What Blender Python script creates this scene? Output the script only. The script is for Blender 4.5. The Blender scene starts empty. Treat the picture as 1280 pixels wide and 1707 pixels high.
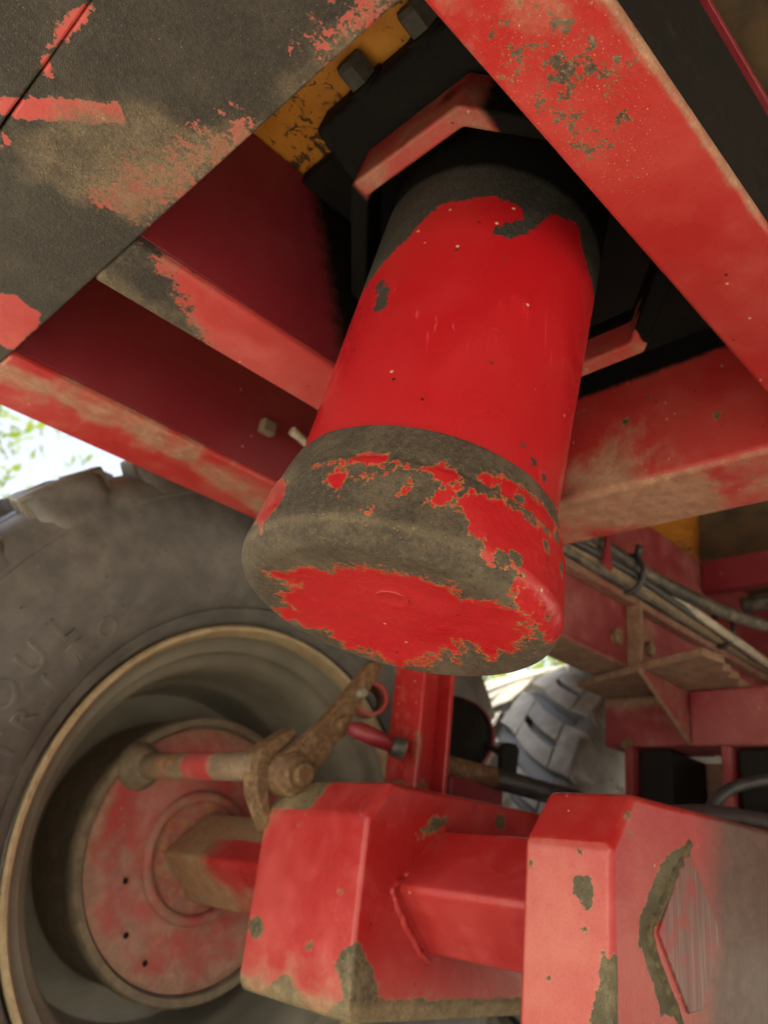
import bpy, bmesh, math, random
import numpy as np
from mathutils import Vector, Matrix
random.seed(7); rng = np.random.default_rng(7)
C = bpy.context.scene.collection
SC = bpy.context.scene
PI = math.pi

# ------------------------------------------------------------------ camera, sky, sun, exposure
# world: X along the trailer (towards its rear), Y towards the trailer's left side, Z up; metres, camera at the origin
GROUND = -0.645
cam_d = bpy.data.cameras.new('camera'); cam = bpy.data.objects.new('camera', cam_d); C.objects.link(cam)
Rw = np.array([[0.69865084, -0.70680705, 0.11095406], [0.36344574, 0.21703124, -0.90598269], [0.61627445, 0.67329135, 0.40851507]])
M = Matrix.Identity(4)
for i in range(3):
    M[i][0] = Rw[0][i]; M[i][1] = -Rw[1][i]; M[i][2] = -Rw[2][i]
cam.matrix_world = M
cam_d.sensor_fit = 'VERTICAL'; cam_d.sensor_height = 24.0; cam_d.lens = 1313.0 / 1707.0 * 24.0
cam_d.clip_start = 0.02; cam_d.clip_end = 500
cam_d.dof.use_dof = True; cam_d.dof.focus_distance = 0.50; cam_d.dof.aperture_fstop = 18.46 / 3.6
SC.camera = cam

SUN_AZ = math.radians(192.0)      # direction towards the sun, counter-clockwise from +X
SUN_EL = math.radians(52.0)
w = bpy.data.worlds.new('World'); SC.world = w; w.use_nodes = True
wn = w.node_tree; wn.nodes.clear()
sky = wn.nodes.new('ShaderNodeTexSky'); sky.sky_type = 'NISHITA'; sky.sun_disc = False
sky.sun_elevation = SUN_EL; sky.sun_rotation = math.radians(90) - SUN_AZ
sky.dust_density = 7.0; sky.air_density = 1.0; sky.ozone_density = 0.4
bg = wn.nodes.new('ShaderNodeBackground'); bg.inputs[1].default_value = 0.15
wo = wn.nodes.new('ShaderNodeOutputWorld')
hs = wn.nodes.new('ShaderNodeHueSaturation'); hs.inputs['Saturation'].default_value = 0.45   # hazy, nearly white summer sky
wn.links.new(sky.outputs[0], hs.inputs['Color']); wn.links.new(hs.outputs[0], bg.inputs[0]); wn.links.new(bg.outputs[0], wo.inputs[0])
sd = bpy.data.lights.new('sun', 'SUN'); sd.energy = 4.2; sd.angle = math.radians(0.5); sd.color = (1.0, 0.90, 0.72)
so = bpy.data.objects.new('sun', sd); C.objects.link(so)
sv = Vector((math.cos(SUN_EL) * math.cos(SUN_AZ), math.cos(SUN_EL) * math.sin(SUN_AZ), math.sin(SUN_EL)))
so.rotation_euler = sv.to_track_quat('Z', 'Y').to_euler(); so.location = sv * 30
SC.view_settings.view_transform = 'Standard'; SC.view_settings.look = 'None'
SC.view_settings.gamma = 1.0; SC.view_settings.exposure = 1.64
SC.render.engine = 'CYCLES'
SC.cycles.max_bounces = 10; SC.cycles.diffuse_bounces = 6; SC.cycles.glossy_bounces = 4
SC.cycles.use_denoising = True
SC.cycles.sample_clamp_indirect = 8.0

# ------------------------------------------------------------------ node helpers
class NT:
    def __init__(s, name):
        s.m = bpy.data.materials.new(name); s.m.use_nodes = True
        s.t = s.m.node_tree; s.t.nodes.clear()
        s.out = s.t.nodes.new('ShaderNodeOutputMaterial')
    def n(s, ty, **k):
        nd = s.t.nodes.new(ty)
        for a, v in k.items(): setattr(nd, a, v)
        return nd
    def put(s, sock, v):
        if isinstance(v, bpy.types.NodeSocket): s.t.links.new(v, sock)
        elif v is not None:
            if isinstance(v, tuple) and len(v) == 3 and sock.type == 'RGBA': v = v + (1,)
            sock.default_value = v
    def math(s, op, a, b=0.0, c=None, clamp=False):
        nd = s.n('ShaderNodeMath', operation=op, use_clamp=clamp)
        s.put(nd.inputs[0], a); s.put(nd.inputs[1], b)
        if c is not None: s.put(nd.inputs[2], c)
        return nd.outputs[0]
    def noise(s, vec, scale, detail=5.0, rough=0.6, dist=0.0):
        nd = s.n('ShaderNodeTexNoise'); s.put(nd.inputs['Vector'], vec)
        nd.inputs['Scale'].default_value = scale; nd.inputs['Detail'].default_value = detail
        nd.inputs['Roughness'].default_value = rough; nd.inputs['Distortion'].default_value = dist
        return nd.outputs[0]
    def voro(s, vec, scale):
        nd = s.n('ShaderNodeTexVoronoi'); s.put(nd.inputs['Vector'], vec); nd.inputs['Scale'].default_value = scale
        return nd.outputs[0]
    def mapr(s, v, a, b, c=0.0, d=1.0, smooth=True):
        nd = s.n('ShaderNodeMapRange'); nd.interpolation_type = 'SMOOTHSTEP' if smooth else 'LINEAR'
        s.put(nd.inputs[0], v)
        for i, q in enumerate((a, b, c, d)): s.put(nd.inputs[i + 1], q)
        return nd.outputs[0]
    def mix(s, f, a, b, blend='MIX'):
        nd = s.n('ShaderNodeMix', data_type='RGBA', blend_type=blend)
        s.put(nd.inputs[0], f); s.put(nd.inputs[6], a); s.put(nd.inputs[7], b)
        return nd.outputs[2]
    def fmix(s, f, a, b):
        nd = s.n('ShaderNodeMix', data_type='FLOAT')
        s.put(nd.inputs[0], f); s.put(nd.inputs[2], a); s.put(nd.inputs[3], b)
        return nd.outputs[0]
    def attr(s, name):
        nd = s.n('ShaderNodeAttribute', attribute_name=name); return nd.outputs['Fac']
    def obj(s, scale=None):
        v = s.n('ShaderNodeTexCoord').outputs['Object']
        if scale:
            mp = s.n('ShaderNodeMapping'); s.put(mp.inputs[0], v); mp.inputs['Scale'].default_value = scale; v = mp.outputs[0]
        return v
    def bump(s, h, strength, dist, normal=None):
        nd = s.n('ShaderNodeBump'); nd.inputs['Strength'].default_value = strength; nd.inputs['Distance'].default_value = dist
        s.put(nd.inputs['Height'], h)
        if normal is not None: s.put(nd.inputs['Normal'], normal)
        return nd.outputs[0]
    def done(s, col, rough, nrm=None, metal=0.0, spec=0.5, coat=None):
        b = s.n('ShaderNodeBsdfPrincipled')
        if isinstance(spec, bpy.types.NodeSocket): s.put(b.inputs['Specular IOR Level'], spec); spec = None
        s.put(b.inputs['Base Color'], col); s.put(b.inputs['Roughness'], rough); s.put(b.inputs['Metallic'], metal)
        if spec is not None: b.inputs['Specular IOR Level'].default_value = spec
        if nrm is not None: s.put(b.inputs['Normal'], nrm)
        if coat is not None: s.put(b.inputs['Coat Weight'], coat); b.inputs['Coat Roughness'].default_value = 0.18
        s.t.links.new(b.outputs[0], s.out.inputs[0]); return s.m

RED = (0.38, 0.008, 0.013); BARE = (0.052, 0.040, 0.026); RIM = (0.50, 0.23, 0.06); DUST = (0.36, 0.27, 0.17)

def paint(name, base=RED, bare=BARE, rim=RIM, amp=1.9, nscale=75.0, dustcol=DUST, film=0.25, speck=0.0, rough=0.3,
          rimw=0.07, stretch=None, grease=(0.006, 0.0055, 0.005), orange=0.25, spots=0.35, fade=(0.60, 0.10, 0.10), dn=1.5, gran=0.45, pins=1.0, drough=0.85, gt=0.62, flake=0.0, bb=1.6, wrinkle=0.35):
    """old brushed-on paint: attribute 'chip' (1 = edge of the paint, >1 bare), 'dust' 0..1, 'grease' 0..1, 'speck' 0..1"""
    t = NT(name); co = t.obj(stretch)
    oc = t.obj()
    big = t.noise(oc, 7.0, 3.0, 0.55); mid = t.noise(co, 28.0, 6.0, 0.65); n1 = t.noise(oc, nscale, 8.0, 0.68, 0.3)
    fine = t.noise(oc, 420.0, 4.0, 0.7); grit = t.noise(oc, 1100.0, 2.0, 0.6)
    # paint colour with chalky fading
    fd = t.math('ADD', t.math('MULTIPLY', t.mapr(big, 0.35, 0.72), film), t.math('MULTIPLY', t.attr('chalk'), t.mapr(mid, 0.25, 0.6, 0.65, 1.0)))
    fd2 = t.math('MULTIPLY', t.mapr(mid, 0.45, 0.75), t.math('MULTIPLY', t.mapr(fine, 0.3, 0.65, 0.3, 1.0), film * 0.9))
    col = t.mix(t.math('ADD', fd, fd2, clamp=True), base, fade)
    col = t.mix(t.mapr(fine, 0.50, 0.70, 0.0, 0.30), col, tuple(c * 0.55 for c in base))
    pv = t.n('ShaderNodeTexVoronoi'); t.put(pv.inputs['Vector'], oc); pv.inputs['Scale'].default_value = 105.0
    sep = t.n('ShaderNodeSeparateColor'); t.put(sep.inputs[0], pv.outputs['Color'])
    pin = t.math('MULTIPLY', t.mapr(pv.outputs['Distance'], 0.16, 0.10), t.math('GREATER_THAN', sep.outputs[0], 1.0 - 0.10 * pins))
    col = t.mix(pin, col, t.mix(t.math('GREATER_THAN', sep.outputs[1], 0.45), (0.035, 0.012, 0.010), (0.50, 0.36, 0.24)))
    mp = t.n('ShaderNodeMapping'); t.put(mp.inputs[0], oc); mp.inputs['Rotation'].default_value = (0.5, 0.35, 0.8); mp.inputs['Scale'].default_value = (1.0, 1.0, 0.018)
    scn = t.math('MULTIPLY', t.mapr(t.noise(mp.outputs[0], 520.0, 2.0, 0.5), 0.66, 0.72), t.mapr(t.noise(oc, 16.0, 2.0, 0.5), 0.48, 0.62))
    col = t.mix(t.math('MULTIPLY', scn, 0.35), col, fade)
    # dust and dried mud
    du = t.attr('dust')
    dv = t.math('ADD', t.math('MULTIPLY', du, 1.25), t.math('MULTIPLY', t.math('SUBTRACT', mid, 0.5), t.math('MULTIPLY', t.math('MINIMUM', t.math('MULTIPLY', du, 4.0), 1.0), dn)))
    dm = t.mapr(dv, 0.25, 0.85)
    dm = t.math('MULTIPLY', dm, t.mapr(fine, 0.35, 0.62, gran, 1.0))
    dcol = t.mix(t.mapr(n1, 0.35, 0.7), tuple(c * 0.55 for c in dustcol), dustcol)
    # paint loss
    ch = t.math('ADD', t.math('SUBTRACT', t.attr('chip'), 1.0), t.math('MULTIPLY', t.math('SUBTRACT', n1, 0.5), amp))
    if flake: ch = t.math('ADD', ch, t.math('MULTIPLY', t.math('SUBTRACT', t.noise(oc, 260.0, 5.0, 0.7, 0.5), 0.5), flake))
    # small nicks
    v = t.voro(oc, 55.0); vs = t.noise(oc, 24.0, 2.0, 0.5)
    nick = t.math('SUBTRACT', t.math('SUBTRACT', t.math('MULTIPLY', t.mapr(vs, 0.58, 0.8), 0.30 * spots), 0.035), v)
    ch = t.math('MAXIMUM', ch, t.math('MULTIPLY', nick, 3.0))
    spk = t.attr('speck')
    v2 = t.noise(oc, 230.0, 4.0, 0.75); v3 = t.noise(oc, 60.0, 4.0, 0.6)
    sp = t.math('SUBTRACT', t.math('ADD', t.math('MULTIPLY', t.math('SUBTRACT', v2, 0.5), 1.3), t.math('MULTIPLY', t.math('SUBTRACT', v3, 0.5), 1.5)), t.math('SUBTRACT', 0.64, t.math('MULTIPLY', spk, 0.60)))
    ch = t.math('MAXIMUM', ch, t.math('SUBTRACT', sp, t.math('SUBTRACT', 1.0, t.mapr(spk, 0.0, 0.05))))
    bm_ = t.mapr(ch, -0.01, 0.02); rimm = t.math('SUBTRACT', t.mapr(ch, -rimw, -rimw * 0.4), t.mapr(ch, 0.0, 0.02), clamp=True)
    rimm = t.math('MULTIPLY', t.math('MULTIPLY', rimm, t.mapr(fine, 0.30, 0.5)), t.mapr(spk, 0.02, 0.3, 1.0, 0.15))
    barec = t.mix(t.mapr(mid, 0.4, 0.72), bare, tuple(min(1, c * 2.3) for c in bare))
    gn = t.noise(oc, 240.0, 6.0, 0.8)
    barec = t.mix(t.math('MULTIPLY', t.mapr(gn, 0.50, 0.66), 0.8), barec, tuple(c * gt for c in dustcol))
    barec = t.mix(t.math('MULTIPLY', t.mapr(gn, 0.48, 0.36), 0.7), barec, tuple(c * 0.35 for c in bare))
    col = t.mix(dm, col, dcol)
    # fine pale grit sticking to the dirt
    g2 = t.noise(oc, 700.0, 2.0, 0.5)
    gm = t.math('MULTIPLY', t.mapr(g2, 0.66, 0.73), t.math('ADD', t.mapr(spk, 0.1, 0.7), t.math('ADD', t.math('MULTIPLY', dm, 0.6), t.math('MULTIPLY', bm_, 0.35)), clamp=True))
    col = t.mix(rimm, col, rim)
    col = t.mix(bm_, col, barec)
    dm2 = t.math('MULTIPLY', dm, t.math('MULTIPLY', bm_, 0.75)); col = t.mix(dm2, col, dcol)
    col = t.mix(gm, col, (0.55, 0.40, 0.16))
    gr = t.math('ADD', t.attr('grease'), t.math('MULTIPLY', t.math('SUBTRACT', n1, 0.5), t.math('MULTIPLY', t.mapr(t.attr('grease'), 0.0, 0.1), 0.5)))
    grm = t.mapr(gr, 0.3, 0.75)
    col = t.mix(grm, col, t.mix(t.mapr(fine, 0.55, 0.8), grease, tuple(c * 1.7 for c in grease)))
    r = t.fmix(t.mapr(big, 0.3, 0.7), rough, rough + 0.14)
    r = t.fmix(dm, r, drough); r = t.fmix(bm_, r, 0.62); r = t.fmix(grm, r, 0.8)
    h = t.math('MULTIPLY', bm_, -1.0)
    nb = t.bump(h, 0.9, 0.0006)
    hh = t.math('ADD', t.math('MULTIPLY', t.math('ADD', fine, t.math('MULTIPLY', gn, t.math('MAXIMUM', bm_, grm))), t.fmix(t.math('MAXIMUM', bm_, grm), orange, bb)), t.math('MULTIPLY', grit, t.fmix(t.math('MAXIMUM', bm_, dm), 0.05, bb * 0.6)))
    nb = t.bump(hh, 0.8, 0.0006, nb)
    nb = t.bump(t.noise(oc, 55.0, 3.0, 0.5), wrinkle, 0.0016, nb)
    return t.done(col, r, nb, spec=t.fmix(grm, 0.5, 0.08))

def simple(name, c1, c2, rough, scale=40.0, bump=0.4, bdist=0.001, metal=0.0, spec=0.5, dust=None, stretch=None, dlo=0.45, dhi=0.75):
    t = NT(name); co = t.obj(stretch)
    n = t.noise(co, scale, 7.0, 0.65); f = t.noise(co, scale * 9, 4.0, 0.65); b = t.noise(co, scale * 0.2, 3.0)
    col = t.mix(t.mapr(n, 0.3, 0.7), c1, c2)
    if dust: col = t.mix(t.math('MULTIPLY', t.mapr(t.math('ADD', t.math('MULTIPLY', n, 0.5), t.math('MULTIPLY', b, 0.5)), dlo, dhi), t.fmix(0.5, 1.0, t.mapr(f, 0.3, 0.65))), col, dust)
    nb = t.bump(t.math('ADD', n, t.math('MULTIPLY', f, 0.5)), bump, bdist)
    return t.done(col, t.fmix(n, rough - 0.08, rough + 0.1), nb, metal, spec)

M_ram = paint('red_ram_paint', RED, bare=(0.062, 0.049, 0.033), amp=3.0, nscale=80.0, flake=2.6, dn=0.6, dustcol=(0.24, 0.19, 0.115), film=0.06, rough=0.24, orange=0.45, rimw=0.11, bb=6.0, wrinkle=1.0, spots=0.15)
M_tube = paint('red_ram_tube_paint', RED, bare=(0.014, 0.0135, 0.011), rim=(0.10, 0.03, 0.02), amp=2.4, nscale=110.0, flake=1.8, film=0.05, rough=0.22, orange=0.10, rimw=0.03, spots=0.12, wrinkle=0.05, bb=4.0, dustcol=(0.10, 0.09, 0.07))
M_frame = paint('red_frame_paint', (0.37, 0.020, 0.020), fade=(0.48, 0.10, 0.085), film=0.34, flake=0.8, dustcol=(0.40, 0.28, 0.18), rough=0.32, spots=0.5, amp=1.7, nscale=60.0)
M_crud = paint('dirty_frame_paint', (0.40, 0.042, 0.040), bb=4.5, gt=0.22, flake=1.6, bare=(0.022, 0.019, 0.015), rim=(0.20, 0.12, 0.07), film=0.4, rough=0.45, amp=2.2, nscale=70.0, orange=0.4, dustcol=(0.27, 0.205, 0.125), fade=(0.56, 0.14, 0.13))
M_web = paint('dark_red_web_paint', (0.19, 0.014, 0.024), film=0.25, rough=0.42, spots=0.3, pins=0.4, fade=(0.24, 0.05, 0.06))
M_beam = paint('red_suspension_paint', (0.36, 0.017, 0.018), dn=0.9, flake=1.2, bare=(0.085, 0.070, 0.038), rim=(0.45, 0.20, 0.10), film=0.28, wrinkle=0.5, rough=0.24, amp=1.8, nscale=60.0, spots=0.45, dustcol=(0.40, 0.31, 0.17), fade=(0.60, 0.12, 0.11))
M_near = paint('near_beam_paint', (0.35, 0.015, 0.016), dn=0.35, gran=0.88, flake=1.4, bare=(0.075, 0.066, 0.034), rim=(0.45, 0.20, 0.10), film=0.2, wrinkle=0.5, rough=0.27, amp=1.8, nscale=60.0, spots=0.35, dustcol=(0.115, 0.078, 0.060), drough=0.42, fade=(0.50, 0.175, 0.13))  # dustcol carries dust film plus the shading of the beam's side face
M_dusty = paint('dusty_red_paint', (0.40, 0.045, 0.045), bare=(0.13, 0.10, 0.06), dn=1.0, film=0.8, rough=0.6, amp=1.9, nscale=45.0, spots=0.8, dustcol=(0.38, 0.27, 0.19), fade=(0.44, 0.19, 0.16))
M_rail = paint('dark_dusty_rail_paint', (0.17, 0.013, 0.020), bare=(0.13, 0.10, 0.06), film=0.8, rough=0.6, amp=1.9, nscale=45.0, spots=0.8, dn=1.0, dustcol=(0.27, 0.20, 0.125), fade=(0.26, 0.075, 0.075))
M_grease = simple('black_greasy_steel', (0.004, 0.004, 0.004), (0.010, 0.009, 0.008), 0.75, 120.0, 0.9, 0.0016, spec=0.25, dust=(0.032, 0.026, 0.02), dlo=0.58, dhi=0.8)
M_grey_bolt = simple('grimy_bolt_steel', (0.03, 0.03, 0.026), (0.07, 0.065, 0.055), 0.6, 150.0, 0.6, 0.0008)
M_rust = simple('rusty_mud_steel', (0.095, 0.052, 0.026), (0.17, 0.10, 0.048), 0.7, 140.0, 0.4, 0.0005, dust=(0.28, 0.19, 0.10), dlo=0.47, dhi=0.66)
M_weld = simple('mossy_rust_weld', (0.05, 0.045, 0.025), (0.15, 0.12, 0.055), 0.8, 160.0, 1.0, 0.0016)
def bare_plate():
    t = NT('scraped_bare_plate'); co = t.obj((1.0, 1.0, 0.06)); oc = t.obj()
    rot = t.n('ShaderNodeMapping'); t.put(rot.inputs[0], oc); rot.inputs['Rotation'].default_value = (0, math.radians(-18), 0); rot.inputs['Scale'].default_value = (1, 1, 0.03)
    n = t.noise(rot.outputs[0], 260.0, 4.0, 0.6); b = t.noise(oc, 25.0, 3.0)
    col = t.mix(t.mapr(n, 0.35, 0.75), (0.13, 0.05, 0.045), (0.24, 0.155, 0.14))
    col = t.mix(t.mapr(b, 0.45, 0.7), col, (0.28, 0.035, 0.035))
    return t.done(col, 0.45, t.bump(n, 0.5, 0.0006), 0.25)
M_bare = bare_plate()
M_rubber = simple('dusty_tyre_rubber', (0.095, 0.094, 0.093), (0.128, 0.126, 0.122), 0.5, 26.0, 0.35, 0.0016, spec=0.45, dust=(0.195, 0.188, 0.175), dlo=0.42, dhi=0.72)
M_tread = simple('dusty_tread_rubber', (0.125, 0.118, 0.100), (0.18, 0.17, 0.145), 0.5, 20.0, 0.25, 0.0012, dust=(0.32, 0.30, 0.245), dlo=0.42, dhi=0.72)
M_rimsteel = simple('dusty_rim_steel', (0.185, 0.175, 0.14), (0.25, 0.235, 0.19), 0.45, 8.0, 0.15, 0.0008, metal=0.1, dust=(0.38, 0.34, 0.26), dlo=0.48, dhi=0.8)
M_rimlip = simple('worn_rim_lip', (0.40, 0.32, 0.20), (0.62, 0.50, 0.31), 0.42, 60.0, 0.4, 0.001, metal=0.3, dust=(0.26, 0.20, 0.13), dlo=0.5, dhi=0.8)
M_drum = simple('brown_drum_iron', (0.12, 0.095, 0.065), (0.22, 0.175, 0.115), 0.7, 40.0, 0.5, 0.001)
M_cable = simple('dusty_black_cable', (0.022, 0.022, 0.022), (0.06, 0.055, 0.045), 0.5, 60.0, 0.3, 0.0008, dust=(0.24, 0.20, 0.14), dlo=0.45, dhi=0.72)
M_hose = simple('black_rubber_hose', (0.018, 0.019, 0.021), (0.04, 0.04, 0.04), 0.45, 60.0, 0.3, 0.0008, dust=(0.12, 0.10, 0.08), dlo=0.55, dhi=0.85)
M_pvc = simple('pale_conduit', (0.30, 0.27, 0.20), (0.50, 0.46, 0.38), 0.4, 50.0, 0.3, 0.0008)
M_tan = simple('tan_strap', (0.13, 0.095, 0.06), (0.22, 0.16, 0.105), 0.8, 60.0, 0.4, 0.001)
def ochre():
    t = NT('ochre_floor_paint'); oc = t.obj()
    n = t.noise(oc, 30.0, 5.0); sp = t.noise(t.obj((1.0, 1.0, 1.0)), 95.0, 4.0, 0.6, 1.2); big = t.noise(oc, 9.0, 2.0)
    col = t.mix(t.mapr(n, 0.3, 0.7), (0.47, 0.185, 0.018), (0.62, 0.27, 0.03))
    m = t.mapr(t.math('ADD', sp, t.math('MULTIPLY', t.math('SUBTRACT', big, 0.5), 0.55)), 0.57, 0.66)
    col = t.mix(m, col, (0.06, 0.035, 0.015))
    return t.done(col, 0.6, t.bump(n, 0.3, 0.001))
M_ochre = ochre()
M_dkpanel = simple('dark_brown_panel', (0.035, 0.025, 0.015), (0.10, 0.06, 0.025), 0.7, 18.0, 0.3, 0.001)
def gravel():
    t = NT('pale_gravel'); oc = t.obj()
    v = t.n('ShaderNodeTexVoronoi'); t.put(v.inputs['Vector'], oc); v.inputs['Scale'].default_value = 45.0
    n = t.noise(oc, 1.3, 5.0); f = t.noise(oc, 120.0, 4.0)
    col = t.mix(v.outputs['Color'], (0.31, 0.28, 0.215), (0.45, 0.41, 0.325)); col = t.mix(t.mapr(n, 0.4, 0.7), col, (0.37, 0.33, 0.24))
    return t.done(col, 0.9, t.bump(t.math('ADD', v.outputs[0], f), 0.7, 0.01))
M_gravel = gravel()
def leafmat():
    t = NT('young_leaf'); oc = t.obj()
    n = t.noise(oc, 1.6, 3.0)
    col = t.mix(t.mapr(n, 0.3, 0.7), (0.11, 0.17, 0.015), (0.20, 0.26, 0.025))
    d = t.n('ShaderNodeBsdfDiffuse'); t.put(d.inputs[0], col); tr = t.n('ShaderNodeBsdfTranslucent'); t.put(tr.inputs[0], col)
    mx = t.n('ShaderNodeMixShader'); mx.inputs[0].default_value = 0.5
    t.t.links.new(d.outputs[0], mx.inputs[1]); t.t.links.new(tr.outputs[0], mx.inputs[2]); t.t.links.new(mx.outputs[0], t.out.inputs[0]); return t.m
M_leaf = leafmat()
M_bark = simple('bark', (0.05, 0.04, 0.03), (0.12, 0.10, 0.075), 0.9, 12.0, 0.8, 0.01)

# ------------------------------------------------------------------ geometry helpers
def thing(name, label, cat, loc, group=None):
    o = bpy.data.objects.new(name, None); C.objects.link(o); o.location = loc; o.empty_display_size = 0.05
    o['label'] = label; o['category'] = cat
    if group: o['group'] = group
    return o
def tag(o, label, cat, group=None):
    o['label'] = label; o['category'] = cat
    if group: o['group'] = group
    return o
def world_of(o):
    m = o.matrix_basis.copy()
    return (o.parent_world @ m) if False else m
def adopt(o, parent):
    """parent o (whose mesh is in world coordinates) under a thing or part"""
    o.parent = parent
    p = parent; inv = Matrix.Identity(4)
    if p.type == 'EMPTY': inv = Matrix.Translation(-Vector(p.location))
    o.matrix_parent_inverse = inv
def mesh_obj(name, me, mat, parent=None, label=None):
    o = bpy.data.objects.new(name, me); C.objects.link(o)
    if mat: me.materials.append(mat)
    if parent is not None: adopt(o, parent)
    if label: o['label'] = label
    return o
def fields(me, fl):
    if not fl: return
    n = len(me.vertices); co = np.empty(n * 3, np.float32); me.vertices.foreach_get('co', co); co = co.reshape(-1, 3)
    no = np.empty(n * 3, np.float32); me.vertices.foreach_get('normal', no); no = no.reshape(-1, 3)
    for k, fn in fl.items():
        v = np.clip(np.asarray(fn(co, no), np.float32), -1, 3)
        a = me.attributes.new(k, 'FLOAT', 'POINT'); a.data.foreach_set('value', np.ascontiguousarray(v, np.float32))
def from_bm(name, bm, mat, parent=None, fl=None, label=None):
    me = bpy.data.meshes.new(name); bm.to_mesh(me); bm.free(); fields(me, fl)
    return mesh_obj(name, me, mat, parent, label)
def solid(name, bm, mat, parent=None, bevel=0.003, step=None, fl=None, rng_=None, label=None, seg=3, sharp_deg=20):
    """finish a closed bmesh: rounded edges, then a fine grid for the paint fields"""
    bmesh.ops.recalc_face_normals(bm, faces=bm.faces)
    for f in bm.faces: f.smooth = False
    if bevel:
        ed = [e for e in bm.edges if len(e.link_faces) == 2 and e.calc_face_angle(0) > math.radians(sharp_deg)]
        r = bmesh.ops.bevel(bm, geom=ed, offset=bevel, segments=seg, profile=0.5, affect='EDGES', clamp_overlap=True)
        for f in r['faces']: f.smooth = True
    if step:
        lo = [min(v.co[i] for v in bm.verts) for i in range(3)]; hi = [max(v.co[i] for v in bm.verts) for i in range(3)]
        if rng_:
            for i in range(3):
                if rng_[i]: lo[i] = max(lo[i], rng_[i][0]); hi[i] = min(hi[i], rng_[i][1])
        for i in range(3):
            k = int((hi[i] - lo[i]) / step)
            for j in range(1, k + 1):
                p = [0, 0, 0]; p[i] = lo[i] + j * step - step * 0.37; nv = [0, 0, 0]; nv[i] = 1
                bmesh.ops.bisect_plane(bm, geom=bm.verts[:] + bm.edges[:] + bm.faces[:], plane_co=p, plane_no=nv, dist=1e-6)
    return from_bm(name, bm, mat, parent, fl, label)
def bm_prism(pts, axis, a, b):
    """polygon pts (two coordinates, in the order of the remaining axes) extruded along axis from a to b"""
    bm = bmesh.new(); o = [i for i in range(3) if i != axis]
    def mk(p, h):
        c = [0, 0, 0]; c[o[0]] = p[0]; c[o[1]] = p[1]; c[axis] = h; return bm.verts.new(c)
    A = [mk(p, a) for p in pts]; B = [mk(p, b) for p in pts]; n = len(pts)
    bm.faces.new(A); bm.faces.new(B[::-1])
    for i in range(n): bm.faces.new((A[i], B[i], B[(i + 1) % n], A[(i + 1) % n]))
    return bm
def bm_box(lo, hi):
    return bm_prism([(lo[0], lo[1]), (hi[0], lo[1]), (hi[0], hi[1]), (lo[0], hi[1])], 2, lo[2], hi[2])
def basis(ax):
    w_ = Vector(ax).normalized(); u = Vector((1, 0, 0)) if abs(w_.x) < 0.9 else Vector((0, 1, 0))
    u = (u - w_ * u.dot(w_)).normalized(); return u, w_.cross(u), w_
def bm_lathe(prof, org, ax, n=96, closed=False):
    """profile of (radius, distance along the axis) spun round the axis; closed joins last to first"""
    bm = bmesh.new(); u, v, w_ = basis(ax); org = Vector(org); rings = []
    for r, s in prof:
        if r < 1e-6: rings.append([bm.verts.new(org + w_ * s)]); continue
        rings.append([bm.verts.new(org + w_ * s + (u * math.cos(2 * PI * i / n) + v * math.sin(2 * PI * i / n)) * r) for i in range(n)])
    m = len(rings)
    for k in range(m if closed else m - 1):
        A = rings[k]; B = rings[(k + 1) % m]
        for i in range(n):
            j = (i + 1) % n
            if len(A) == 1 and len(B) == 1: continue
            if len(A) == 1: bm.faces.new((A[0], B[j], B[i]))
            elif len(B) == 1: bm.faces.new((A[i], A[j], B[0]))
            else: bm.faces.new((A[i], A[j], B[j], B[i]))
    bmesh.ops.recalc_face_normals(bm, faces=bm.faces)
    for f in bm.faces: f.smooth = True
    for e in bm.edges:
        if len(e.link_faces) == 2 and e.calc_face_angle(0) > math.radians(40): e.smooth = False
    return bm
def catmull(P, k=8):
    P = [Vector(p) for p in P]; out = []
    for i in range(len(P) - 1):
        p0 = P[max(i - 1, 0)]; p1 = P[i]; p2 = P[i + 1]; p3 = P[min(i + 2, len(P) - 1)]
        for j in range(k):
            t = j / k
            out.append(0.5 * ((2 * p1) + (p2 - p0) * t + (2 * p0 - 5 * p1 + 4 * p2 - p3) * t * t + (3 * p1 - p0 - 3 * p2 + p3) * t ** 3))
    out.append(P[-1]); return out
def bm_tube(P, r, n=12, bm=None, closed=False):
    bm = bm or bmesh.new(); P = [Vector(p) for p in P]; rings = []; up = None; m = len(P)
    for i, p in enumerate(P):
        d = (P[(i + 1) % m] - P[i - 1]) if closed else (P[min(i + 1, m - 1)] - P[max(i - 1, 0)])
        d.normalize()
        if up is None:
            up = Vector((0, 0, 1)) if abs(d.z) < 0.9 else Vector((1, 0, 0))
        up = (up - d * up.dot(d)).normalized(); s = d.cross(up)
        rr = r[i] if isinstance(r, (list, tuple)) else r
        rings.append([bm.verts.new(p + (up * math.cos(2 * PI * k / n) + s * math.sin(2 * PI * k / n)) * rr) for k in range(n)])
    for i in range(m if closed else m - 1):
        A = rings[i]; B = rings[(i + 1) % m]
        for k in range(n):
            f = bm.faces.new((A[k], A[(k + 1) % n], B[(k + 1) % n], B[k])); f.smooth = True
    if not closed:
        bm.faces.new(rings[0][::-1]); bm.faces.new(rings[-1])
    bmesh.ops.recalc_face_normals(bm, faces=bm.faces)
    return bm
def bm_hex(c, ax, r, h):
    bm = bm_lathe([(0, 0), (r, 0), (r, h * 0.82), (r * 0.86, h), (0, h)], c, ax, 6)
    for f in bm.faces: f.smooth = False
    return bm

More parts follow.
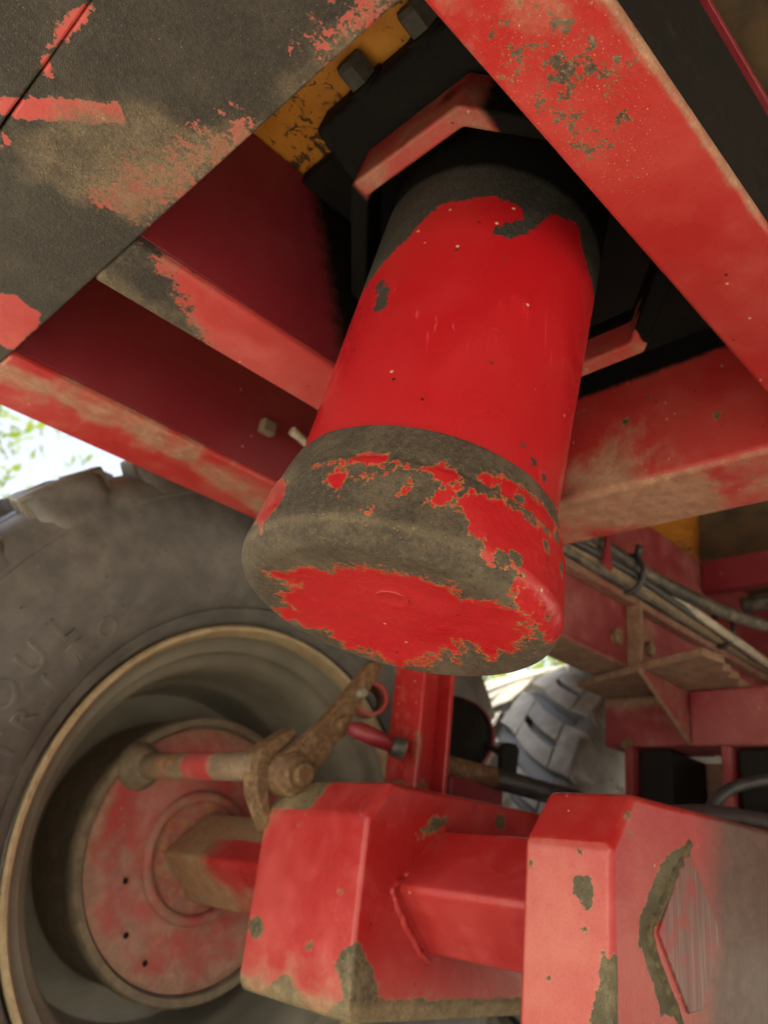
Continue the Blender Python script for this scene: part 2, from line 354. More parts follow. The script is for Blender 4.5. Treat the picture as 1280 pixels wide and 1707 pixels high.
# ------------------------------------------------------------------ paint-field helpers
def sd_poly(px, py, poly):
    """signed distance to a polygon, positive inside"""
    P = np.asarray(poly, float); d = np.full(px.shape, 1e9); ins = np.zeros(px.shape, bool); n = len(P)
    for i in range(n):
        a = P[i]; b = P[(i + 1) % n]; e = b - a; t = np.clip(((px - a[0]) * e[0] + (py - a[1]) * e[1]) / max(e @ e, 1e-12), 0, 1)
        d = np.minimum(d, np.hypot(px - a[0] - t * e[0], py - a[1] - t * e[1]))
        c = ((a[1] <= py) & (b[1] > py)) | ((b[1] <= py) & (a[1] > py))
        x = a[0] + (py - a[1]) / np.where(abs(b[1] - a[1]) < 1e-12, 1e-12, b[1] - a[1]) * e[0]
        ins ^= c & (px < x)
    return np.where(ins, d, -d)
def chipv(sd, wdt=0.012): return np.clip(1 + sd / wdt, -0.2, 2.2)
def sstep(x, a, b):
    t = np.clip((x - a) / (b - a), 0, 1); return t * t * (3 - 2 * t)
def blob(co, c, r): return np.clip(1 - np.linalg.norm(co - np.asarray(c), axis=1) / r, 0, 1)

# ------------------------------------------------------------------ ground
gm = bmesh.new(); gs = 60
bmesh.ops.create_grid(gm, x_segments=gs, y_segments=gs, size=150)
for v in gm.verts: v.co.z = GROUND
g = from_bm('ground', gm, M_gravel); g['kind'] = 'structure'

# ------------------------------------------------------------------ trailer floor (ochre underside high between the beams)
ZT = 0.612
fl_t = thing('trailer_floor', 'ochre yellow underside of the trailer floor, seen through the gaps above the red beams', 'trailer floor', (0.5, 0.2, ZT))
solid('floor_panel', bm_box((-0.62, -1.9, ZT), (3.6, 1.22, ZT + 0.03)), M_ochre, fl_t, 0.003)
solid('dark_panel', bm_box((0.02, -1.1, ZT - 0.006), (1.0, 0.2, ZT - 0.0025)), M_dkpanel, fl_t, 0.001, label='dark brown floor panel right of the diagonal bright red beam')  # plain dark brown sheets just below parts of the ochre floor
solid('dark_panel', bm_prism([(1.400, 0.6165), (1.160, 0.505), (1.055, 0.36), (1.055, -1.1), (2.6, -1.1), (2.6, 0.6165)], 2, ZT - 0.006, ZT - 0.0025), M_dkpanel, fl_t, 0.001)

# ------------------------------------------------------------------ cradle frame of the trailer
ZF = 0.42
fr = thing('cradle_frame', 'red welded cradle frame of crossing beams around the ram, with black crusted upper left plate', 'trailer frame', (0.45, 0.45, ZF))
mm = lambda L: [(x / 1000, y / 1000) for x, y in L]
PA = mm([(42, 456), (55, 441), (68, 427), (97, 399), (107, 409), (79, 439), (58, 462), (48, 471)])
PB = mm([(48.1, 395.7), (48, 378.9), (47.5, 361.9), (53.9, 351.3), (56.1, 357.1), (55.9, 364.3), (56.2, 382.2), (50.9, 393.6)])
PC = mm([(49, 406.4), (51, 402.3), (56.8, 409.4), (59.8, 416.3), (55.5, 417.1)])
PD = mm([(118.9, 485.2), (125.1, 451.7), (136.3, 421.5), (146.9, 385.3), (156.8, 351.5), (163.6, 351.7), (160.3, 384), (158.5, 418.5), (153.4, 450.8), (147.9, 476.1)])
PT = mm([(66, 476), (77, 434), (106, 399), (139, 373), (161, 350), (161, 407), (159, 452), (156, 485), (133, 485), (85, 501)])
PE = mm([(120, 660.7), (133.9, 655.4), (155.4, 660.8), (164, 672.9), (166, 745), (140, 745)])
PF = mm([(149.8, 251.4), (155.9, 229.1), (167, 218.3), (167, 229.2), (162, 275.2), (155, 277.8)])
PG = mm([(53, 483.7), (61.4, 482.4), (62.5, 492.6), (58.9, 499.4)])
def plate_chip(co, no):
    x, y = co[:, 0], co[:, 1]; sd = np.full(x.shape, -1.0)
    for P in (PA, PB, PC, PE, PG): sd = np.maximum(sd, sd_poly(x, y, P))
    v = chipv(-sd, 0.007)
    s2 = np.maximum(sd_poly(x, y, PD), sd_poly(x, y, PF) - 0.004)
    v = np.minimum(v, 1.33 - np.clip((s2 + 0.02) / 0.028, 0, 1) * 0.5 + np.where(s2 < -0.02, 0.7, 0))
    # towards beams the crust gives way to red paint
    return np.clip(v, 0, 2)
def plate_dust(co, no):
    x, y = co[:, 0], co[:, 1]
    d = np.clip((sd_poly(x, y, PT) + 0.025) / 0.03, 0, 1) * 0.62
    return np.maximum(d, 0.42 * sstep(x, 0.12, 0.166) * (y < 0.36))
plate_top = ZF + 0.19
bmp = bm_box((0.0533, 0.02, ZF), (0.166, 1.05, ZF + 0.012))
cross = solid('front_cross_beam', bmp, M_crud, fr, 0.002, 0.0045, dict(chip=plate_chip, dust=plate_dust), rng_=((0.02, 0.17), (0.15, 0.85), (1, 1)), label='wide black crusted bottom plate with flaking red patches')
bmp = bm_prism([(-0.60, 0.02), (0.0531, 0.02), (0.0529, 0.40), (0.0517, 0.46), (0.0515, 1.05), (-0.60, 1.05)], 2, ZF - 0.0006, ZF + 0.012)
solid('front_cross_plate', bmp, M_crud, fr, 0.002, 0.005, dict(chip=plate_chip, dust=plate_dust), rng_=((0.0, 0.06), (0.3, 0.85), (1, 1)))
solid('cross_beam_web', bm_box((-0.58, 0.02, ZF + 0.0125), (0.150, 1.05, ZT - 0.001)), M_grease, fr, 0.002)

def beam(name, x0, x1, y0, y1, botmat, webmat, fl, label=None, z1=ZT - 0.002, lab2=None, step=0.006):
    b = solid(name, bm_box((x0, y0, ZF), (x1, y1, ZF + 0.010)), botmat, fr, 0.0035, step, fl, rng_=((0.1, 0.9), None, (1, 1)), label=label)
    wf = fl.get('web') if fl else None
    solid('beam_web', bm_box((x0 + 0.0005, y0 + 0.0015, ZF + 0.0100), (x1 - 0.0005, y1 - 0.002, z1)), webmat, b, 0.001, 0.012 if fl else None, dict(grease=fl['wgrease']) if fl and 'wgrease' in fl else None, rng_=((0.1, 0.9), (0, 0.001), None), label=lab2)
    return b
n0 = lambda co: np.sin(co[:, 0] * 97 + co[:, 1] * 31) * 0.5 + 0.5
def b2_chip(co, no): return chipv(0.185 + 0.10 * (co[:, 1] - 0.505) / 0.07 - co[:, 0], 0.05) * 0.95
def b2_dust(co, no): return 0.32 * (1 - sstep(co[:, 0], 0.19, 0.34)) + 0.25 * sstep(co[:, 1], 0.545, 0.575)
def b2_wg(co, no): return sstep(co[:, 0] - (0.385 - 0.41 * (co[:, 2] - 0.43)), -0.05, 0.05) * 1.0
beam('left_long_beam', 0.1665, 0.7318, 0.505, 0.575, M_crud, M_web, dict(chip=b2_chip, dust=b2_dust, wgrease=b2_wg), 'red beam with pink dusty underside running into the ram from the left')
def b1_dust(co, no):
    t = (co[:, 1] - 0.758) / 0.112
    return 0.40 * np.exp(-((t - 0.42 - 0.25 * np.sin(co[:, 0] * 9 + 2)) / 0.24) ** 2) + 0.20
beam('outer_long_beam', 0.1665, 1.2, 0.758, 0.870, M_frame, M_web, dict(dust=b1_dust), 'lower red beam with pale dusty underside above the tyre')
SPK = mm([(195, 190), (205, 160), (222, 144), (250, 138), (307, 146), (350, 165), (375, 195), (340, 206), (262, 207), (215, 204)])
def dg_speck(co, no):
    s = sd_poly(co[:, 0].astype(float), co[:, 1].astype(float), SPK)
    return np.clip((s + 0.02) / 0.035, 0, 1) * 0.85 * (1 - 0.45 * sstep(co[:, 0], 0.30, 0.38)) + 0.06
def dg_dust(co, no): return 0.55 * (1 - sstep(co[:, 1], 0.134, 0.142)) + 0.25 * (1 - sstep(co[:, 0], 0.20, 0.30))
dg = beam('bright_long_beam', 0.1665, 0.7318, 0.134, 0.209, M_frame, M_grease, dict(speck=dg_speck, dust=dg_dust), 'broad speckled bright red beam crossing the upper right corner', z1=0.566)
solid('beam_top_flange', bm_box((0.167, 0.131, 0.5665), (0.731, 0.2085, 0.574)), M_web, dg, 0.001)
# bracket end with a dark stain far along: rear cross beam
def rb_grease(co, no):
    x, y, z = co.T
    g_ = 0.42 * blob(co, (0.732, 0.40, 0.435), 0.07) + 0.6 * blob(co, (0.732, 0.48, 0.43), 0.06) + 0.35 * blob(co, (0.732, 0.29, 0.47), 0.055)
    return g_ * (x < 0.76) * 1.0 + sstep(z, 0.545, 0.575) * (x < 0.76)
def rb_chip(co, no):
    v = np.zeros(len(co))
    for c, r in (((0.732, 0.400, 0.508), 0.013), ((0.732, 0.431, 0.52), 0.010), ((0.732, 0.372, 0.53), 0.008), ((0.732, 0.33, 0.497), 0.008), ((0.732, 0.295, 0.478), 0.013)): v = np.maximum(v, 1.6 * blob(co, c, r))
    return v
def rb_dust(co, no): return 0.42 * (no[:, 2] < -0.5) + 0.75 * blob(co, (0.733, 0.42, 0.425), 0.12) + 0.45 * blob(co, (0.84, 0.38, 0.42), 0.05)
solid('rear_cross_beam', bm_box((0.732, 0.03, ZF + 0.0005), (0.847, 0.5762, ZT - 0.002)), M_frame, fr, 0.009, 0.007, dict(grease=rb_grease, chip=rb_chip, dust=rb_dust), rng_=((0.72, 0.85), (0.15, 0.58), (0.40, 0.60)), label='red cross beam right of the ram with a dirty bottom corner')
# small clip and its strap between the beams
solid('clip', bm_box((0.462, 0.745, 0.478), (0.482, 0.757, 0.496)), M_tan, fr, 0.002, label='small tan clip on the dark beam side left of the ram')
# pale pipe that peeps out between the left beam and the ram
st = [(0.50, 0.738, 0.492), (0.56, 0.738, 0.480), (0.66, 0.738, 0.462), (0.85, 0.738, 0.45)]
tag(from_bm('air_line', bm_tube(catmull(st), 0.006, 10), M_pvc), 'thin pale air line between the dark beam side and the red ram', 'air line')

# ------------------------------------------------------------------ tipping ram
AW = Vector((0.16365, -0.036476, 0.985844)).normalized(); RC = Vector((0.394, 0.350, 0.42))
ram = thing('tipping_ram', 'bright red hydraulic tipping ram hanging down with flaking paint on its round end cap', 'hydraulic ram', RC + AW * -0.2715)
BU, BV, BW = basis(AW)
def ram_local(co):
    q = co.astype(float) - np.array(RC); u = q @ np.array(BU); v = q @ np.array(BV); s = q @ np.array(BW)
    return np.degrees(np.arctan2(v, u)) % 360, s, u, v
RT = 0.093
TB = [(0, 30), (120, -5), (150, -28), (165, -26), (172.4, -21.1), (178.1, -14.1), (187, -4), (188.5, 4.8), (198.9, 23.8), (210.2, 26.1), (222.1, 31.3), (236.1, 27.7), (240, 20), (245, 15), (251.5, 37.7), (258.5, 40.8), (268, 50), (274, 32), (283, 24), (297, 24), (320, 20), (360, 30)]
NOTCH = [(241, 27), (238, 17), (232.6, 6.5), (226, -2), (225.1, -6.0), (229.5, -8), (235.5, -6), (240.5, 1), (244.5, 13), (246, 25)]
TPATCH = [(172.9, -41.2), (183.9, -54.5), (187.4, -72.1), (186.3, -80.2), (180.6, -80.3), (178.0, -74.0), (178.1, -58.8)]
deg2m = RT * PI / 180
def tube_chip(co, no):
    th, s, u, v = ram_local(co)
    b = np.interp(th, [a for a, _ in TB], [z / 1000 for _, z in TB])
    sd = s - b
    sd = np.maximum(sd, sd_poly(th * deg2m, s, [(a * deg2m, z / 1000) for a, z in NOTCH]))
    sd = np.maximum(sd, sd_poly(th * deg2m, s, [(a * deg2m, z / 1000) for a, z in TPATCH]))
    for a, z, r in ((213, -0.028, .0012), (235, -0.027, .0005), (241, -0.122, .0006), (262, -0.170, .0025), (270, -0.175, .003), (278, -0.178, .003)):
        sd = np.maximum(sd, r - np.hypot((th - a) * deg2m, s - z))
    return chipv(sd, 0.006)
def tube_grease(co, no):
    th, s, u, v = ram_local(co)
    return sstep(s, 0.050, 0.080)
pr = [(RT, -0.202 + i * 0.004) for i in range(126)]
def tube_shape(bm):
    # shallow dents in the tube's skin
    for v in bm.verts:
        q = v.co - RC; s = q.dot(BW); th = math.degrees(math.atan2(q.dot(BV), q.dot(BU))) % 360
        for a, z, r, h in ((243.6, -0.0568, .004, .0006), (249, -0.059, .004, .0007), (251.6, -0.067, .004, .0006), (251.5, -0.0745, .003, .0006)):
            d = math.hypot((th - a) * deg2m, s - z)
            if d < 3 * r: v.co += (q - BW * s).normalized() * h * math.exp(-(d / r) ** 2)
tb = bm_lathe(pr, RC, AW, 320); tube_shape(tb)
from_bm('ram_tube', tb, M_tube, ram, dict(chip=tube_chip, grease=tube_grease))
CR = 0.1068
cap_prof = [(0.0930, -0.1880), (0.0945, -0.1883), (0.0957, -0.1893), (0.0975, -0.1955), (0.0995, -0.2035), (0.1012, -0.2110), (0.1017, -0.2150), (0.1019, -0.2178), (0.1031, -0.2186), (0.1041, -0.2200)]
cap_prof += [(0.1043 + 0.0040 * i / 10, -0.2205 - 0.0038 * i) for i in range(1, 11)]
for k in range(0, 15):
    a = k / 14 * PI / 2; cap_prof.append((0.1083 - 0.017 + 0.017 * math.cos(a), -0.2585 - 0.017 * math.sin(a)))
cap_prof += [(r_, -0.2755 + 0.0045 * float(sstep(np.array(0.091 - r_), 0.0, 0.05))) for r_ in np.linspace(0.0910, 0.0, 40)]
SIDE_RED = dict(
 R1=[(238.8, -238.7), (239.9, -232.1), (242.1, -226.5), (245.5, -226.5), (251.2, -226.2), (261.7, -225.5), (274, -224), (290, -219), (306, -228), (306, -272), (282.4, -270.7), (273.2, -264.8), (266.9, -263.5), (260.0, -260.9), (255.5, -261.5), (254.0, -266.4), (249.6, -264.8), (247.7, -257.4), (243.2, -255.7), (243.0, -250.3)],
 R2=[(225.0, -221.4), (230.4, -214.3), (236.1, -215.5), (236.1, -223.4), (233.0, -228.4), (228.2, -225.6)],
 R3=[(229.3, -245.1), (231.5, -238.0), (234.8, -228.2), (238.8, -223.2), (238.7, -230.1), (236.9, -238.2), (233.9, -243.1), (230.7, -246.1)],
 R4=[(186.4, -224.1), (195.5, -222.5), (205.1, -217.9), (206.6, -214.8), (213.8, -215.6), (215.0, -221.3), (221.5, -222.0), (222.2, -224.1), (215.6, -225.2), (208.2, -225.4), (198.3, -225.9)],
 R5=[(243.3, -212.0), (249.0, -207.5), (257.6, -203.8), (267.3, -204.4), (278.3, -205.0), (295, -203), (305, -205), (305, -221), (286, -221.5), (269.4, -219.2), (254.7, -218.8), (244.9, -216.7)],
 R6=[(151.5, -233.2), (151.4, -209.9), (172.8, -226.8), (175.7, -239.1), (176.2, -251.7), (171.1, -263.2), (160.1, -252.1)],
 R7=[(219.9, -244.0), (220.7, -237.0), (222.5, -233.4), (223.1, -241.7), (220.9, -245.1)],
 R8=[(211.3, -258.1), (212.9, -256.8), (213.9, -261.1), (212.5, -263.3)],
 R9=[(194.3, -239.5), (193.9, -231.4), (202.1, -230.2), (202.4, -238.1), (201.9, -249.8), (198.7, -245.9)])
BOT_RED = mm([(-79.2, 43.2), (-75.9, 26.3), (-73.8, 2.5), (-66.1, -0.4), (-67.1, -19.6), (-62.7, -33.7), (-54.2, -45.5), (-50.0, -54.4), (-40.9, -63.2), (-32.5, -70.2), (-24.4, -75.7), (-12.8, -68.7), (-9.0, -83.4), (-2.6, -95.8), (8.5, -99.3), (31.5, -91.5), (48.0, -78.8), (55.0, -62.1), (65.0, -46.8), (77.2, -24.8), (63.6, -23.4), (50.3, -22.0), (73.3, 3.1), (59.3, 4.3), (71.4, 34.9), (71.0, 56.4), (59.7, 66.0), (44.6, 68.9), (32.9, 80.8), (10.4, 75.2), (-5.8, 87.8), (-20.8, 95.4), (-38.3, 86.6), (-32.7, 71.9), (-54.1, 61.1), (-57.9, 39.3), (-69.0, 45.8)])
dc = CR * PI / 180
def cap_chip(co, no):
    th, s, u, v = ram_local(co); r = np.hypot(u, v)
    sd = np.full(th.shape, -1.0)
    for k, P in SIDE_RED.items(): sd = np.maximum(sd, sd_poly(th * dc, s, [(a * dc, z / 1000) for a, z in P]) - (0.0012 if k in ('R9',) else 0))
    sb = sd_poly(u, v, BOT_RED)
    side = chipv(-sd, 0.008)
    side = np.where(sd > 0.002, np.minimum(side, 0.45), side)
    # scattered flakes of paint across the upper front of the cap
    fz = np.exp(-((th - 213) / 22) ** 2) * np.exp(-((s + 0.236) / 0.013) ** 2)
    side = np.minimum(side, 2 - 0.78 * fz)
    bt = chipv(-sb + 0.002, 0.017)
    bt = np.where((r > 0.070) & (th > 265) & (th < 305), np.minimum(bt, side), bt)
    k = sstep(r, 0.088, 0.0935) * (s > -0.2742) + (s > -0.265)
    k = np.clip(k, 0, 1)
    out = bt * (1 - k) + side * k
    # red run-down on the right where side paint meets the bottom paint
    run = sd_poly(th * dc, s, [(260 * dc, -0.255), (300 * dc, -0.248), (303 * dc, -0.275), (264 * dc, -0.275)])
    out = np.where((run > 0.001) & (r > 0.084), np.minimum(out, 0.7), out)
    for a, z, q in ((261, -0.214, .004), (267, -0.218, .003), (251, -0.218, .004), (256, -0.2235, .003), (275, -0.233, .003), (287, -0.214, .006), (290, -0.233, .003), (261, -0.2565, .005), (257, -0.262, .007)):
        if q: out = np.maximum(out, np.where(r > 0.088, chipv(q - np.hypot((th - a) * dc, s - z), 0.006), 0))
    return out
def cap_dust(co, no):
    th, s, u, v = ram_local(co); r = np.hypot(u, v)
    edge = np.exp(-((s + 0.2640) / 0.0045) ** 2) * (0.62 + 0.25 * np.sin(np.radians(th - 100))) * (1 - 0.75 * sstep(th, 235, 260))
    low = 0.36 * sstep(r, 0.080, 0.098) * (s < -0.267) * (1 - sstep(th, 215, 245) * (th < 310))
    left = 0.5 * np.exp(-((th - 165) / 26) ** 2) * (s < -0.215) * (r > 0.09)
    return np.clip(np.maximum(np.maximum(edge, low), left), 0, 0.9) * 0.72
def refine(prof, st):
    out = [prof[0]]
    for a, b in zip(prof[:-1], prof[1:]):
        k = max(1, int(math.hypot(a[0] - b[0], a[1] - b[1]) / st))
        for j in range(1, k + 1): out.append((a[0] + (b[0] - a[0]) * j / k, a[1] + (b[1] - a[1]) * j / k))
    return out
cb = bm_lathe(refine(cap_prof, 0.0016), RC, AW, 420)
# uneven weld and casting waviness
for v in cb.verts:
    q = v.co - RC; s = q.dot(BW); rv = q - BW * s; th = math.atan2(rv.dot(BV), rv.dot(BU))
    wob = 0.0003 * math.sin(9 * th + 60 * s) * math.sin(5 * th + 1) + 0.0002 * math.sin(17 * th - 90 * s)
    if rv.length > 0.05: v.co += rv.normalized() * wob
from_bm('end_cap', cb, M_ram, ram, dict(chip=cap_chip, dust=cap_dust))
pc = RC + BU * -0.0180 + BV * -0.0150 + BW * -0.2714
from_bm('centre_plug', bm_lathe([(0.0112, 0.002), (0.0112, -0.0002), (0.0109, -0.0006), (0.0100, -0.00065), (0.0092, -0.0003), (0.0, -0.0002)], pc, AW, 64), M_ram, ram)

# ------------------------------------------------------------------ gimbal ring round the ram
GC = Vector((0.39923, 0.35558, 0.42)); GU, GV, GW = basis((0.218, 0.0204764, 0.97573))   # the ring tilts with its own pivots
gi = thing('gimbal_ring', 'grease blackened octagonal gimbal ring with a pink painted face, around the top of the ram', 'gimbal ring', GC + GW * 0.09)
def octo(ap, cu, cv=0.0):
    return [(cu + ap / math.cos(PI / 8) * math.cos(PI / 8 + k * PI / 4), cv + ap / math.cos(PI / 8) * math.sin(PI / 8 + k * PI / 4)) for k in range(8)]
def ring_bm(ao, ai, cu, s0, s1, cv=0.0):
    bm = bmesh.new(); vs = {}
    for nm, P in (('o', octo(ao, cu, cv)), ('i', octo(ai, cu, cv))):
        for s_ in (s0, s1): vs[nm, s_] = [bm.verts.new(GC + GU * p[0] + GV * p[1] + GW * s_) for p in P]
    for k in range(8):
        j = (k + 1) % 8
        bm.faces.new((vs['o', s0][k], vs['o', s0][j], vs['o', s1][j], vs['o', s1][k]))
        bm.faces.new((vs['i', s0][k], vs['i', s1][k], vs['i', s1][j], vs['i', s0][j]))
        bm.faces.new((vs['o', s0][k], vs['i', s0][k], vs['i', s0][j], vs['o', s0][j]))
        bm.faces.new((vs['o', s1][k], vs['o', s1][j], vs['i', s1][j], vs['i', s1][k]))
    return bm
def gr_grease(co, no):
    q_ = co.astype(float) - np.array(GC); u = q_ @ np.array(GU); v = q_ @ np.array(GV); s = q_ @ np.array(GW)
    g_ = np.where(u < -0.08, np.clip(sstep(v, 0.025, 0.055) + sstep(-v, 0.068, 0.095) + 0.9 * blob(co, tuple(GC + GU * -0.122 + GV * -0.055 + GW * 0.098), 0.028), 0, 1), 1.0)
    ungreased = (u > 0.03) & (s < 0.098) & (v < 0.02) & (v > -0.083 + 0.006 * np.sin(s * 400))  # part of the far faces left free of grease, red paint showing
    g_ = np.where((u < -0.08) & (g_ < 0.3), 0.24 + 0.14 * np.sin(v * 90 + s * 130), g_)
    return np.where(ungreased, 0.0, g_)
solid('ring_body', ring_bm(0.1395, 0.1235, 0.009, 0.066, 0.118, -0.012), M_frame, gi, 0.003, 0.005, dict(grease=gr_grease, dust=lambda c, n: 0.34 + 0 * c[:, 0]))
solid('darkening_plate', bm_box((0.300, 0.2105, 0.594), (0.7315, 0.5035, 0.608)), M_grease, gi, 0.002)  # black plate added to darken the pocket above the ring
# bearing housing and its two bolts above the ring on the plate side
hb = bmesh.new()
hp = [(-0.168, 0.130), (-0.110, 0.1185), (-0.110, 0.165), (-0.168, 0.165)]
A_ = [hb.verts.new(GC + GU * p[0] + GV * 0.080 + GW * p[1]) for p in hp]; B_ = [hb.verts.new(GC + GU * p[0] + GV * -0.13 + GW * p[1]) for p in hp]
hb.faces.new(A_); hb.faces.new(B_[::-1])
for k in range(4): hb.faces.new((A_[k], B_[k], B_[(k + 1) % 4], A_[(k + 1) % 4]))
solid('bearing_housing', hb, M_grease, gi, 0.005)
#solid('bearing_strip', bm_box((0.262, 0.245, 0.553), (0.280, 0.392, 0.562)), M_web, gi, 0.001)
for vv in (0.022, -0.048):
    c0 = GC + GU * -0.167 + GV * vv + GW * 0.148
    bo = from_bm('bolt', bm_hex(c0, -GU, 0.0145, 0.024), M_grey_bolt, gi)
    from_bm('washer', bm_lathe([(0.0, 0.003), (0.019, 0.003), (0.019, -0.002), (0.0, -0.002)], c0, -GU, 32), M_grease, bo)
# ------------------------------------------------------------------ axle
AXX, AXZ, AH = 0.757, -0.018, 0.067
ax = thing('front_axle', 'square red axle set on its corner, running from the brake drum through both suspension beams', 'axle', (AXX, 0.9, AXZ))
def dia(h): return [(AXX - h, AXZ), (AXX, AXZ - h), (AXX + h, AXZ), (AXX, AXZ + h)]
def ax_dust(co, no):
    x, y, z = co.T
    return 0.62 * sstep(y, 0.99, 1.09) + 0.62 * sstep(y, 0.86, 0.9) * (z > AXZ + 0.03) + 0.12 + 0.30 * sstep(y, 0.86, 0.9) * (1 - sstep(z, AXZ - 0.04, AXZ - 0.02))
def ax_chip(co, no):
    x, y, z = co.T
    return 0.90 * sstep(y, 0.86, 0.9) * np.maximum(sstep(z - AXZ, 0.022, 0.034) * 1.1, sstep(y, 1.0, 1.06)) + 1.1 * blob(co, (0.72, 0.645, 0.03), 0.025)
solid('axle_tube', bm_prism(dia(AH), 1, 0.3605, 1.158), M_beam, ax, 0.008, 0.007, dict(dust=ax_dust, chip=ax_chip), rng_=((0.6, 0.8), (0.43, 1.16), None), seg=4)
# backing plate in the wheel, hub weld ring
WX, WZ = 0.762, -0.0138
def bp_dust(co, no):
    d = np.hypot(co[:, 0] - AXX, co[:, 2] - AXZ)
    return 0.36 + 0.25 * sstep(d, 0.16, 0.19) + 0.12 * (1 - sstep(d, 0.08, 0.11)) + 0.15 * sstep(-co[:, 2], 0.08, 0.18) - 0.25 * blob(co, (0.66, 1.159, 0.09), 0.09)
def bp_chip(co, no):
    d = np.hypot(co[:, 0] - AXX, co[:, 2] - AXZ); return 0.55 + 0.3 * (d < 0.10)
pf = [(0.0, -0.002), (0.09, -0.002), (0.105, 0.0), (0.135, 0.002), (0.16, -0.001), (0.185, 0.0), (0.192, 0.003), (0.1925, 0.012), (0.0, 0.014)]
bp = from_bm('backing_plate', bm_lathe(refine(pf, 0.006), (WX, 1.159, WZ), (0, 1, 0), 120), M_dusty, ax, dict(dust=bp_dust, chip=bp_chip), label='round dusty faded red brake backing plate')
rb_ = [(AXX + 0.090 * math.cos(a), 1.156, AXZ + 0.090 * math.sin(a)) for a in np.linspace(0, 2 * PI, 48, endpoint=False)]
from_bm('hub_flange', bm_tube(rb_, 0.0090, 12, closed=True), M_dusty, bp, dict(dust=lambda c, n: 0.45 + 0 * c[:, 0], chip=lambda c, n: 0.5 + 0 * c[:, 0]))
for bx, bz in ((0.64, -0.06), (0.66, -0.13), (0.72, 0.10), (0.70, -0.165)):
    from_bm('plate_hole', bm_lathe([(0.0045, -0.0035), (0.0, -0.003)], (bx, 1.159, bz), (0, 1, 0), 12), M_grease, bp)
# diamond end plate and its weld on the near beam
E1 = [(AXX - 0.062, AXZ - 0.006), (AXX - 0.012, AXZ - 0.066), (AXX + 0.012, AXZ - 0.064), (AXX + 0.058, AXZ - 0.004), (AXX + 0.004, AXZ + 0.060), (AXX - 0.012, AXZ + 0.056)]
solid('axle_end_plate', bm_prism(E1, 1, 0.3578, 0.3610), M_bare, ax, 0.0012, label='bare scraped diamond shaped axle end with scratch lines')
def weld(pts, r, name, parent, mat, seed):
    rr = random.Random(seed); P = catmull(pts, 9); R_ = [r * (0.85 + 0.3 * rr.random()) for _ in P]
    P = [p + Vector((rr.uniform(-.0015, .0015), 0, rr.uniform(-.0015, .0015))) for p in P]
    R_[0] *= 0.4; R_[-1] *= 0.4
    return from_bm(name, bm_tube(P, R_, 10), mat, parent)
weld([(AXX + 0.008, 0.3628, AXZ + 0.070), (AXX - 0.022, 0.3628, AXZ + 0.044), (AXX - 0.052, 0.3628, AXZ + 0.014), (AXX - 0.074, 0.3628, AXZ - 0.008), (AXX - 0.054, 0.3628, AXZ - 0.038), (AXX - 0.022, 0.3628, AXZ - 0.075)], 0.0056, 'weld_bead', ax, M_weld, 3)
weld([(0.764, 0.6605, 0.052), (0.735, 0.6605, 0.024), (0.705, 0.6605, -0.006), (0.686, 0.6605, -0.022), (0.706, 0.6605, -0.05), (0.735, 0.6605, -0.08), (0.752, 0.6605, -0.09)], 0.0042, 'weld_bead', ax, M_beam, 4)

# ------------------------------------------------------------------ suspension beams (long boxes through which the axle passes)
def beam_prof(x0, x1, zt, zb, cx, cz, cb):
    return [(x0, zb + cb), (x0 + cb * 0.6, zb), (x1, zb), (x1, zt + 0.002), (x0 + cx, zt), (x0, zt - cz)]
L0 = mm([(660.7, -73.0), (636.4, -82), (607.8, -104), (604.8, -126.1), (640, -160), (688.0, -93.2)])
L1 = mm([(632, -66), (655, -86), (676, -112), (682, -150), (630, -150)])
L2 = mm([(712, 36), (738.7, 60.5), (765.8, 62), (764, 44.6)])
L3 = mm([(842.8, -72.2), (820.5, -67.7), (811.0, -80.8), (821.7, -91.4), (838.1, -87.3)])
lb = thing('suspension_beam', 'left red boxed suspension beam with sloped nose and rusty chipped bottom edge, next to the wheel', 'suspension beam', (0.8, 0.75, -0.03), 'boxed suspension beams')
def lb_chip(co, no):
    x, y, z = co.T
    front = no[:, 0] < -0.4; side = no[:, 1] < -0.6
    sd = np.full(x.shape, -1.0)
    sd = np.where(front, np.maximum(sd_poly(y, z, L0), np.maximum(sd_poly(y, z, L3), -0.1315 - z + 0.012 * np.sin(y * 60))), sd)
    sd = np.where(side, np.maximum(sd_poly(x, z, L1), np.maximum(sd_poly(x, z, L2), -0.126 - z)), sd)
    sd = np.where(side & (x > 0.84) & (z > 0.06), np.maximum(sd, 0.011 - np.hypot(x - 0.87, z - 0.068)), sd)
    sd = np.maximum(sd, -0.143 - z)
    top = no[:, 2] > 0.5
    sd = np.where(top & (y > 0.72), np.maximum(sd, (y - 0.765) * 0.6), sd)
    edge = (y > 0.835) & (z > 0.0)
    sd = np.where(edge, np.maximum(sd, -0.004), sd)
    for c in ((0.636, 0.690, -0.028), (0.636, 0.775, 0.035), (0.636, 0.735, -0.085), (0.636, 0.728, -0.085)): sd = np.maximum(sd, 0.003 - np.linalg.norm(co - np.array(c), axis=1))
    return chipv(sd, 0.012)
def lb_dust(co, no):
    x, y, z = co.T
    d = 0.30 * sstep(-z, 0.06, 0.13) * (no[:, 0] < -0.4) + 0.62 * sstep(-z, 0.125, 0.142) + 0.45 * sstep(y, 0.79, 0.85) * sstep(z, 0.0, 0.05)
    d += 0.5 * (no[:, 2] > 0.4) * sstep(y, 0.76, 0.80) * (z > 0.05) + 0.25 * (no[:, 1] < -0.6) * sstep(-z, 0.08, 0.14)
    return d + 0.10
